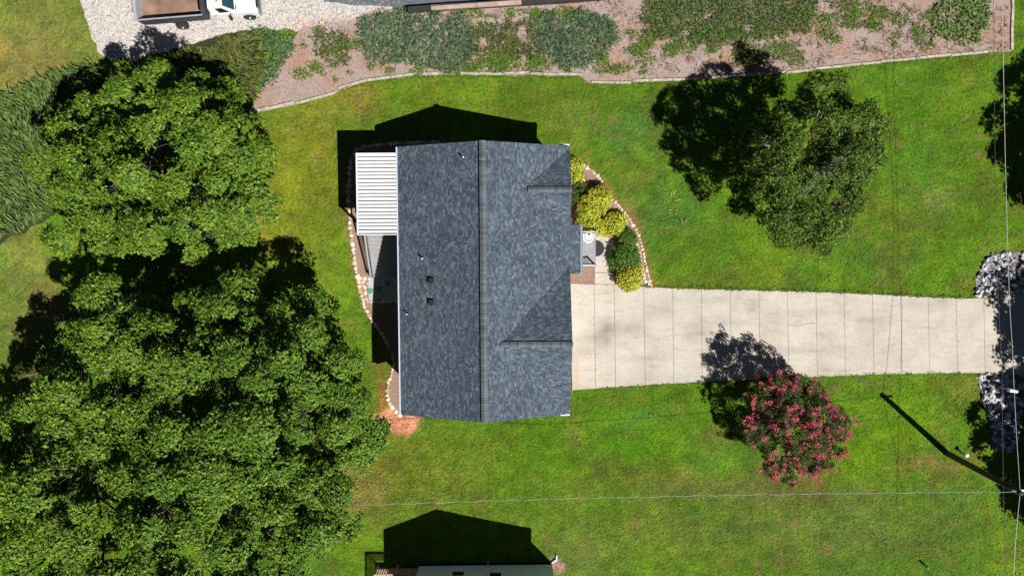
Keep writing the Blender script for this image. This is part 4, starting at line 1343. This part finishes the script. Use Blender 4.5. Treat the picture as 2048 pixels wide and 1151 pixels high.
# twisted service drop running to the left
a, b = ptop + Vector((-.1, 0, -.25)), P(560, 1016, 5.0)
pts1, pts2 = [], []
K = 240
for k in range(K + 1):
    t = k / K
    q = a.lerp(b, t)
    q.z -= .55 * 4 * t * (1 - t)
    w_ = Vector((0, cos(t * 150), sin(t * 150))) * .02
    pts1.append(q + w_)
    pts2.append(q - w_)
sv = thing('service_cable', 'twisted white service cable crossing the lawn from the pole to the left', 'wire', a)
MB().tube([q - a for q in pts1], .0085, 5).build('strand', M['wire_white'], sv)
MB().tube([q - a for q in pts2], .006, 5).build('strand', M['wire_dark'], sv)

# ------------------------------------------------------------------ trees
def branch(mb, a, b, r0, r1, bend=.12, n=5, sides=6):
    a, b = Vector(a), Vector(b)
    L = (b - a).length
    off = Vector((random.uniform(-1, 1), random.uniform(-1, 1), random.uniform(-.2, .8))) * L * bend
    pts = [a.lerp(b, k / n) + off * (4 * (k / n) * (1 - k / n)) for k in range(n + 1)]
    mb.tube(pts, [r0 + (r1 - r0) * k / n for k in range(n + 1)], sides)
    return pts
TREE_NO = 0
def make_tree(name, label, cat, base, lobes, leaf_m, bark_m, trunk_r=.3, fork=2.4, clump_r=.55, per=46, leaf=(.2, .12), dens=1.25, group=None, flat=.55, gap=.2, extra=None, zflat=.75, twigs=.16, spread=.7, droop=.25, bough=.92, sep=1.8):
    global rng, TREE_NO
    TREE_NO += 1
    rng = np.random.default_rng(900 + TREE_NO)
    random.seed(900 + TREE_NO)
    base = Vector(base)
    t = thing(name, label, cat, base, 0, group)
    Lb = np.array([(p.x - base.x, p.y - base.y, p.z - base.z, r) for p, r in lobes])
    cents, nrms, rads, owner = [], [], [], []
    boughs, bown = [], []
    for i, (lx, ly, lz, lr) in enumerate(Lb):
        lz = lz + random.uniform(-.7, .8) * bough
        d = unit(rng.normal(size=(700, 3)))
        d = d[d[:, 2] > -.25]
        rr = lr * (.5 + .5 * rng.random(len(d)))
        p = np.stack([lx + d[:, 0] * rr, ly + d[:, 1] * rr, lz + d[:, 2] * rr * zflat + rng.normal(size=len(d)) * .8 * bough], 1)
        gn = vnoise(p[:, 0] + base.x, p[:, 1] + base.y + p[:, 2], .55, 61, 2)
        for q, g_ in zip(p, gn):
            if g_ < gap + .25:
                continue
            inner = any(math.dist(q, m_[:3]) < m_[3] * .6 for j, m_ in enumerate(Lb) if j != i)
            if inner or any(math.hypot(q[0] - w_[0], q[1] - w_[1], .6 * (q[2] - w_[2])) < bough * sep * (.8 + .4 * g_) for w_ in boughs):
                continue
            boughs.append(q)
            bown.append(i)
    for q, i in zip(boughs, bown):
        br = bough * random.uniform(.55, 1.25)
        k = max(5, int(9.5 * dens * (br / clump_r) ** 2 * .42))
        axis_ = unit(np.array([[q[0] - Lb[i][0], q[1] - Lb[i][1], .9 * Lb[i][3]]]))[0]
        d = unit(rng.normal(size=(k * 3, 3)) + axis_ * .75)[:k]
        st = 1 + .35 * np.abs((d * unit(rng.normal(size=(1, 3)) * [1, 1, .3])).sum(1, keepdims=True)) ** 2
        p = q + d * br * st * (.6 + .45 * rng.random((k, 1))) * [1, 1, .7]
        cents.append(p)
        nrms.append(unit(d + axis_ * .4 + [0, 0, .45]))
        rads.append(clump_r * (.55 + .75 * rng.random(k)))
        owner += [i] * k
    cents, nrms, rads = np.concatenate(cents), np.concatenate(nrms), np.concatenate(rads)
    v, f = clump_leaves(cents, nrms, rads, per, leaf[0], leaf[1], flat, spread, droop)
    link('crown', quick_mesh('crown', v, f, leaf_m), t)
    mb = MB()
    top = Vector((Lb[:, 0].mean() * .5, Lb[:, 1].mean() * .5, fork))
    branch(mb, (0, 0, -.3), top, trunk_r * 1.25, trunk_r * .8, .04, 5, 10)
    for i, (lx, ly, lz, lr) in enumerate(Lb):
        e = Vector((lx, ly, lz + .1 * lr))
        branch(mb, top, e, trunk_r * .5, trunk_r * .16, .1, 6, 7)
    for i in range(len(cents)):
        if random.random() < twigs:
            o_ = Lb[owner[i]]
            q = Vector(cents[i])
            s_ = Vector(o_[:3]).lerp(q, random.uniform(0, .25))
            branch(mb, s_, q, trunk_r * .13, .012, .12, 3, 4)
    mb.build('trunk', bark_m, t, smooth=True)
    return t, cents, nrms
PX2M = 1 / 30.0
def lob(lst, scale=1.0):
    out = []
    for (u, v, z, r) in lst:
        out.append((P(u, v, z), r * PX2M * (1 - z / CAM_H) * scale))
    return out
G_T = 'broad leafy trees down the left side'
make_tree('broadleaf_tree', 'large broad leafy tree below the gravel drive, upper left', 'tree', G(420, 330),
          lob([(325, 198, 4.6, 62), (225, 235, 4.8, 66), (425, 255, 4.6, 68), (150, 295, 4.8, 66), (300, 310, 6.8, 92), (480, 325, 5.0, 64), (215, 385, 6.4, 85), (380, 395, 6.8, 90), (130, 370, 5.0, 55), (290, 440, 5.8, 68), (465, 420, 4.8, 58), (420, 300, 6.8, 80), (170, 440, 4.8, 50), (385, 460, 5.0, 50)]),
          M['leaf_broad'], M['bark'], .3, 2.2, .40, 62, (.19, .115), 1.1, G_T, gap=.05)
make_tree('broadleaf_tree', 'large broad leafy tree at the back corner of the house with the red clay', 'tree', G(560, 730),
          lob([(480, 650, 6.0, 62), (590, 690, 6.2, 75), (655, 740, 5.6, 62), (500, 750, 7.6, 85), (620, 800, 6.6, 82), (690, 840, 5.2, 62), (540, 850, 7.2, 80), (640, 890, 5.8, 75), (715, 905, 4.8, 38), (440, 690, 6.2, 60), (700, 780, 4.8, 45), (480, 612, 5.4, 44), (610, 632, 5.2, 46)]),
          M['leaf_broad2'], M['bark'], .32, 2.4, .40, 62, (.19, .115), 1.1, G_T, gap=.06)
make_tree('broadleaf_tree', 'large broad leafy tree with bare limbs showing at the middle of the left edge', 'tree', G(330, 720),
          lob([(180, 745, 6.2, 80), (250, 655, 6.0, 55), (310, 700, 6.6, 70), (370, 740, 7.2, 75), (230, 800, 7.2, 80), (120, 790, 5.6, 55), (320, 830, 7.6, 80), (410, 840, 7.6, 75), (150, 850, 6.0, 66), (245, 612, 5.2, 46), (370, 650, 5.8, 50)]),
          M['leaf_broad'], M['bark_pale'], .3, 2.4, .40, 62, (.19, .115), 1.1, G_T, gap=.14)
make_tree('broadleaf_tree', 'broad leafy tree reaching the lower left corner of the picture', 'tree', G(200, 900),
          lob([(70, 925, 6.0, 85), (170, 930, 7.0, 85), (60, 1020, 6.2, 85), (160, 1030, 7.2, 85), (100, 1110, 6.2, 75), (20, 1100, 5.2, 70), (210, 1120, 6.6, 70), (0, 960, 5.2, 60), (240, 1020, 6.6, 65)]),
          M['leaf_broad'], M['bark'], .3, 2.4, .40, 62, (.19, .115), 1.1, G_T, gap=-.1)
make_tree('broadleaf_tree', 'broad leafy tree at the bottom edge left of the neighbouring house', 'tree', G(440, 930),
          lob([(330, 930, 7.0, 75), (430, 930, 7.4, 80), (330, 1020, 7.2, 85), (430, 1030, 7.4, 85), (520, 960, 6.6, 75), (520, 1060, 6.4, 75), (590, 1000, 5.8, 75), (600, 1080, 5.2, 62), (640, 960, 5.2, 60), (300, 1110, 6.4, 75), (400, 1120, 6.8, 75), (500, 1130, 6.0, 65), (570, 1140, 5.2, 50), (680, 990, 4.6, 35), (470, 1085, 6.8, 60), (545, 1020, 6.4, 55), (380, 1075, 7.0, 60)]),
          M['leaf_broad2'], M['bark'], .32, 2.4, .40, 62, (.19, .115), 1.1, G_T, gap=-.1)
make_tree('willow_oak', 'dark fine leaved tree alone on the lawn above the driveway', 'tree', G(1530, 345),
          lob([(1555, 300, 5.4, 62), (1620, 260, 5.6, 65), (1690, 260, 5.4, 60), (1650, 330, 6.6, 75), (1580, 350, 6.4, 65), (1730, 275, 4.8, 45), (1590, 420, 5.4, 62), (1650, 410, 5.4, 58), (1560, 400, 4.8, 50), (1620, 460, 4.4, 38), (1640, 190, 4.4, 42), (1690, 320, 5.6, 48), (1530, 300, 4.8, 45)]),
          M['leaf_fine'], M['bark_light'], .15, 1.8, .30, 48, (.19, .07), 1.0, None, flat=.8, gap=.12, twigs=.45, spread=.9, bough=.58, sep=1.72)
ct, cc, cn = make_tree('crape_myrtle', 'crape myrtle covered in pink blossom on the lawn below the driveway', 'tree', G(1560, 825),
          lob([(1552, 800, 3.2, 45), (1612, 800, 3.2, 45), (1647, 850, 2.8, 42), (1592, 860, 3.6, 55), (1532, 860, 2.8, 42), (1562, 910, 2.6, 40), (1622, 905, 2.6, 40), (1587, 780, 2.8, 32), (1657, 880, 2.2, 28)]),
          M['leaf_crape'], M['bark_pale'], .07, .8, .17, 42, (.11, .05), 1.0, None, flat=.8, gap=.06, twigs=.5, spread=.9, bough=.34, sep=1.8)
# blossom panicles at the shoot tips
def panicle(seed):
    k = 46
    z = rng.random(k)
    a = rng.uniform(0, 2 * pi, k)
    r = .085 * (1 - z * .75)
    pos = np.stack([np.cos(a) * r, np.sin(a) * r, z * .26], 1)
    d = np.stack([np.cos(a), np.sin(a), rng.uniform(-.3, .8, k)], 1)
    v, f = leaf_arrays(pos, d, rng.normal(size=(k, 3)), np.full(k, .06), np.full(k, .055), .1)
    return quick_mesh('blossom', v, f, M['blossom'])
pan = [panicle(i) for i in range(4)]
order = rng.permutation(len(cc))
used = 0
for i in order:
    if used >= 298:
        break
    nrm = Vector(cn[i])
    if nrm.z < .25:
        continue
    q = Vector((nrm.x + random.uniform(-.4, .4), nrm.y + random.uniform(-.4, .4), nrm.z + .3)).normalized().to_track_quat('Z', 'Y').to_euler()
    s = random.uniform(.85, 1.6)
    link('blossom', pan[used % 4], ct, Vector(cc[i]) + nrm * random.uniform(.1, .26), q, (s, s, s * random.uniform(.9, 1.3)))
    used += 1
# trees beyond the right edge, whose shade lies over the drive mouth and the lawn
G_R = 'trees beyond the right edge shading the lawn'
make_tree('shade_tree', 'tree beyond the right edge shading the upper lawn by the wires', 'tree', P(2390, 400), [(P(2415, 345, 6.0), 3.0), (P(2445, 420, 6.0), 2.8), (P(2405, 440, 6.4), 2.6), (P(2385, 395, 6.2), 2.6), (P(2485, 350, 6), 3.2)], M['leaf_fine'], M['bark'], .25, 2.4, .5, 46, (.26, .15), 1.2, G_R, gap=.02, sep=1.3)
make_tree('shade_tree', 'tree beyond the right edge shading the driveway mouth', 'tree', P(2300, 810), [(P(2348, 770, 6.0), 2.2), (P(2363, 850, 6.0), 2.6), (P(2323, 900, 5.2), 2.0), (P(2433, 800, 6), 3.0)], M['leaf_fine'], M['bark'], .25, 2.4, .5, 46, (.26, .15), 1.2, G_R, gap=.16, sep=1.3)
make_tree('shade_tree', 'tree beyond the right edge shading the foot of the utility pole', 'tree', P(2270, 1050), [(P(2290, 1040, 5.6), 2.4), (P(2330, 1110, 5.6), 2.6), (P(2250, 1055, 4.6), 1.1), (P(2390, 1000, 6), 3.0)], M['leaf_fine'], M['bark'], .25, 2.4, .5, 46, (.26, .15), 1.2, G_R, gap=.02, sep=1.3)
make_tree('shade_tree', 'tree beyond the right edge with its shade just above the rock pile', 'tree', P(2350, 590), [(P(2395, 560, 6.0), 1.6), (P(2435, 545, 6.0), 2.2)], M['leaf_fine'], M['bark'], .2, 2.4, .5, 46, (.26, .15), 1.2, G_R, gap=.02, sep=1.3)

# ------------------------------------------------------------------ shrubs in the front bed
def shrub(name, label, cat, blobs, leaf_m, leaf, clump_r=.16, per=26, dens=1.5, group=None):
    base = G(blobs[0][0], blobs[0][1])
    t = thing(name, label, cat, base, 0, group)
    cents, nrms = [], []
    for (u, v, z, r) in blobs:
        c = G(u, v, z) - base
        rr = r * PX2M
        k = int(2.6 * rr * rr / clump_r ** 2 * dens) + 4
        d = unit(rng.normal(size=(k * 2, 3)))
        d = d[d[:, 2] > -.25][:k]
        p = np.array(c) + d * [1, 1, .75] * rr * (.7 + .35 * rng.random((len(d), 1)))
        cents.append(p); nrms.append(unit(d + [0, 0, .5]))
    cents, nrms = np.concatenate(cents), np.concatenate(nrms)
    cents[:, 2] = np.maximum(cents[:, 2], .06)
    v, f = clump_leaves(cents, nrms, clump_r * (.7 + .6 * rng.random(len(cents))), per, leaf[0], leaf[1], .7, .9, .1)
    link('foliage', quick_mesh('foliage', v, f, leaf_m), t)
    mb = MB()
    for i in range(0, len(cents), 4):
        branch(mb, (0, 0, 0), cents[i], .025, .008, .1, 3, 4)
    mb.build('stem', M['bark'], t)
G_S = 'shrubs in the front bed'
shrub('golden_shrub', 'golden yellow shrub close under the eave at the top of the bed', 'shrub', [(1149, 335, .45, 17), (1150, 355, .5, 15)], M['gold'], (.13, .075), .15, 20, 1.25, group=G_S)
shrub('golden_shrub', 'largest golden yellow shrub, in the middle of the front bed', 'shrub', [(1192, 400, .75, 27), (1178, 415, .7, 22), (1205, 392, .6, 18)], M['gold'], (.13, .075), .15, 20, 1.25, group=G_S)
shrub('golden_shrub', 'golden yellow shrub beside the porch roof corner', 'shrub', [(1180, 440, .55, 20), (1168, 436, .5, 16), (1197, 455, .5, 17)], M['gold'], (.13, .075), .15, 20, 1.25, group=G_S)
shrub('golden_shrub', 'golden yellow shrub at the upper end of the walkway', 'shrub', [(1226, 446, .55, 20), (1219, 457, .4, 13), (1238, 440, .4, 14)], M['gold'], (.13, .075), .15, 20, 1.25, group=G_S)
shrub('golden_shrub', 'round golden shrub at the driveway corner of the bed', 'shrub', [(1258, 556, .55, 25), (1268, 546, .4, 16)], M['gold'], (.13, .075), .15, 20, 1.25, group=G_S)
shrub('green_shrub', 'muted green shrub between two golden shrubs under the eave', 'shrub', [(1158, 378, .45, 17), (1152, 395, .4, 14)], M['juniper_olive'], (.11, .04), group=G_S)
shrub('green_shrub', 'bushy dark green shrub beside the walkway', 'shrub', [(1246, 512, .45, 24), (1259, 516, .42, 20), (1236, 523, .36, 15), (1260, 500, .3, 13)], M['greenbush'], (.22, .06), .2, 26, 1.1, group=G_S)
shrub('green_shrub', 'small spiky green shrub above the dark green one', 'shrub', [(1253, 474, .4, 16), (1262, 480, .3, 10)], M['weed'], (.17, .03), .14, 24, group=G_S)

# ------------------------------------------------------------------ ground covers (nobody could count the sprigs)
def cover_patch(name, label, pts, m_, dens, L, W, hmax, flow=None, edge=.35, lift=(.1, .8), poly_raw=False):
    poly = densify(gpoly(pts), .4, edge * .5)
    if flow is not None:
        o, _ = sheet('shaded_soil', poly, M['soil_shaded'], .052, 1.0, 0)  # dark soil sheet; shade between the leaves is put into its colour
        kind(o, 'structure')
    xs, ys = [p.x for p in poly], [p.y for p in poly]
    k = int((max(xs) - min(xs)) * (max(ys) - min(ys)) * dens)
    x, y = rng.uniform(min(xs), max(xs), k), rng.uniform(min(ys), max(ys), k)
    ok = inside(poly, x, y) & (vnoise(x, y, 1.1, 71, 3) > .29)
    x, y = x[ok], y[ok]
    n = len(x)
    hill = vnoise(x, y, .9, 72, 3)
    z = land(x, y) + .04 + hmax * hill * rng.random(n) ** .5
    if flow is None:
        a = rng.uniform(0, 2 * pi, n)
    else:
        a = flow + 2.2 * (vnoise(x, y, .6, 73, 2) - .5) + rng.normal(size=n) * .45
    d = np.stack([np.cos(a), np.sin(a), rng.uniform(lift[0], lift[1], n)], 1)
    nr = np.stack([-.5 * np.cos(a), -.5 * np.sin(a), np.ones(n)], 1) + rng.normal(size=(n, 3)) * .35
    ln = L * (.6 + .8 * rng.random(n))
    v, f = leaf_arrays(np.stack([x, y, z], 1), d, nr, ln, ln * W / L, .15)
    kind(link(name, quick_mesh(name, v, f, m_)), 'stuff', label)
cover_patch('ground_juniper', 'blue green juniper mat left of the middle of the bank', [(716, 40), (760, 25), (830, 24), (930, 20), (948, 60), (945, 100), (930, 135), (890, 148), (850, 135), (790, 130), (740, 126), (722, 90)], M['juniper_blue'], 240, .26, .045, .3)
cover_patch('ground_juniper', 'olive and brown juniper mat in the middle of the bank', [(935, 55), (1000, 45), (1070, 50), (1085, 100), (1060, 118), (980, 105), (940, 118), (925, 120)], M['juniper_olive'], 220, .26, .045, .25)
cover_patch('ground_juniper', 'dark blue green juniper mat right of the timber wall', [(1065, 45), (1090, 22), (1120, 40), (1150, 20), (1210, 34), (1236, 52), (1225, 90), (1180, 130), (1130, 144), (1105, 120), (1075, 95)], M['juniper_blue'], 240, .28, .045, .32)
cover_patch('ground_juniper', 'mixed green juniper at the lower right end of the gravel', [(480, 66), (530, 56), (588, 72), (592, 100), (575, 125), (555, 165), (525, 185), (522, 150), (540, 115), (520, 85)], M['juniper_blue'], 140, .28, .05, .3)
cover_patch('ground_juniper', 'small juniper patch beside the reddish bare strip', [(634, 62), (690, 62), (702, 95), (696, 132), (660, 130), (632, 110)], M['juniper_olive'], 140, .26, .045, .22)
cover_patch('ground_juniper', 'dark green juniper mat filling the top of the bank right of centre', [(1296, -10), (1640, -12), (1628, 40), (1612, 75), (1575, 62), (1520, 80), (1470, 78), (1420, 92), (1350, 82), (1300, 78), (1280, 40)], M['juniper_dark'], 230, .24, .05, .3)
cover_patch('leafy_ground_cover', 'leafy green plants at the far right end of the bank', [(1880, -10), (1975, -10), (1980, 40), (1955, 85), (1915, 96), (1880, 70), (1862, 80), (1868, 30)], M['greenbush'], 130, .2, .09, .4)
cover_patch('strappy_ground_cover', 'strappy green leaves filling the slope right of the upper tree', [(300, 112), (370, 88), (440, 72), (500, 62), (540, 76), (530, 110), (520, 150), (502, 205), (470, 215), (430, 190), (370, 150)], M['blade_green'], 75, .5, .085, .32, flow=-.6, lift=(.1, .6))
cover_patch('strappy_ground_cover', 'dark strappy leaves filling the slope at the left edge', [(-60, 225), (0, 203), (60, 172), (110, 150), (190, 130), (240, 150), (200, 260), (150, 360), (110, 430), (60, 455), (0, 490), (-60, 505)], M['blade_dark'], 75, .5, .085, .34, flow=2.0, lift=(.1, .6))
# weeds and seedlings on the bank
def weed_patch(name, label, spots, m_, L, W, per):
    P3, D, Nn, Ls = [], [], [], []
    for (u, v, r, k) in spots:
        c = G(u, v)
        n = int(k)
        a = rng.uniform(0, 2 * pi, n)
        rr = r * PX2M * rng.random(n) ** .6
        P3.append(np.stack([c.x + np.cos(a) * rr * 1.25, c.y + np.sin(a) * rr * .8, np.full(n, c.z + .05) + .2 * rng.random(n) * (1 - rr / (r * PX2M + .01))], 1))
        b = rng.uniform(0, 2 * pi, n)
        D.append(np.stack([np.cos(b), np.sin(b), rng.uniform(.1, .9, n)], 1))
        Nn.append(np.stack([-np.cos(b) * .4, -np.sin(b) * .4, np.ones(n)], 1) + rng.normal(size=(n, 3)) * .3)
    P3, D, Nn = np.concatenate(P3), np.concatenate(D), np.concatenate(Nn)
    ln = L * (.6 + .8 * rng.random(len(P3)))
    v, f = leaf_arrays(P3, D, Nn, ln, ln * W / L)
    kind(link(name, quick_mesh(name, v, f, m_)), 'stuff', label)
sp = []
for (u0, u1, v0, v1, k) in ((1280, 1560, 60, 110, 42), (1600, 1870, 10, 105, 40), (940, 1100, 110, 140, 26), (930, 1150, 20, 40, 22), (1180, 1300, 60, 150, 26), (600, 720, 60, 160, 18), (1420, 1640, 90, 125, 26), (720, 1150, 130, 148, 22), (1640, 1760, 0, 60, 22)):
    for _ in range(k):
        r = random.choice((4, 6, 8, 12, 16))
        sp.append((random.uniform(u0, u1), random.uniform(v0, v1), r, r * r * .55 + 6))
weed_patch('weeds', 'bright green weeds scattered over the straw bank', sp, M['weed'], .14, .05, 20)
sp = []
for _ in range(520):
    u, v = random.choice(((random.uniform(600, 2015), random.uniform(0, 145)), (random.uniform(1180, 2015), random.uniform(5, 150))))
    sp.append((u, v, random.uniform(6, 18), random.uniform(5, 16)))
bk = gp_bank
sp = [s for s in sp if inside(bk, np.array([G(s[0], s[1]).x]), np.array([G(s[0], s[1]).y]))[0]]
weed_patch('straw_litter', 'dry stalks and straw lying over the bank', sp, M['litter'], .3, .03, 10)
# grass creeping over the edges of the concrete, timbers and beds
sp = []
for line in (DRIVE_T[3:], DRIVE_B[1:], [(1183, 168), (1345, 164), (1570, 149), (1690, 134), (1976, 108)], [(676, 182), (735, 165), (835, 153), (1164, 154)]):
    for (a, b) in zip(line[:-1], line[1:]):
        L_ = math.hypot(b[0] - a[0], b[1] - a[1])
        for _ in range(int(L_ / 3.0)):
            t = random.random()
            sg = -1.5 if line is DRIVE_T[3:] or a[1] < 600 and a[1] > 560 else 1.5
            sp.append((a[0] + (b[0] - a[0]) * t, a[1] + (b[1] - a[1]) * t + sg + random.uniform(-1.5, 1.5), 3.5, 5))
weed_patch('edge_grass', 'longer grass creeping over the edges of the drive and timbers', sp, M['weed'], .11, .03, 6)

sp = [(1352, 398, 12, 9), (1338, 420, 16, 14), (1372, 446, 14, 10), (1325, 470, 10, 8), (1850, 248, 6, 5), (1800, 174, 3, 4), (1882, 462, 6, 6), (1765, 560, 8, 6), (1150, 870, 14, 8), (1300, 830, 10, 5), (1930, 240, 4, 5), (640, 330, 30, 10), (700, 960, 30, 14), (860, 945, 20, 8), (1480, 1010, 60, 16), (1250, 1090, 70, 18), (40, 140, 40, 12), (1700, 1040, 80, 16)]
weed_patch('lawn_litter', 'pale twigs and dry stalks lying on the lawn', sp, M['litter'], .26, .035, 10)
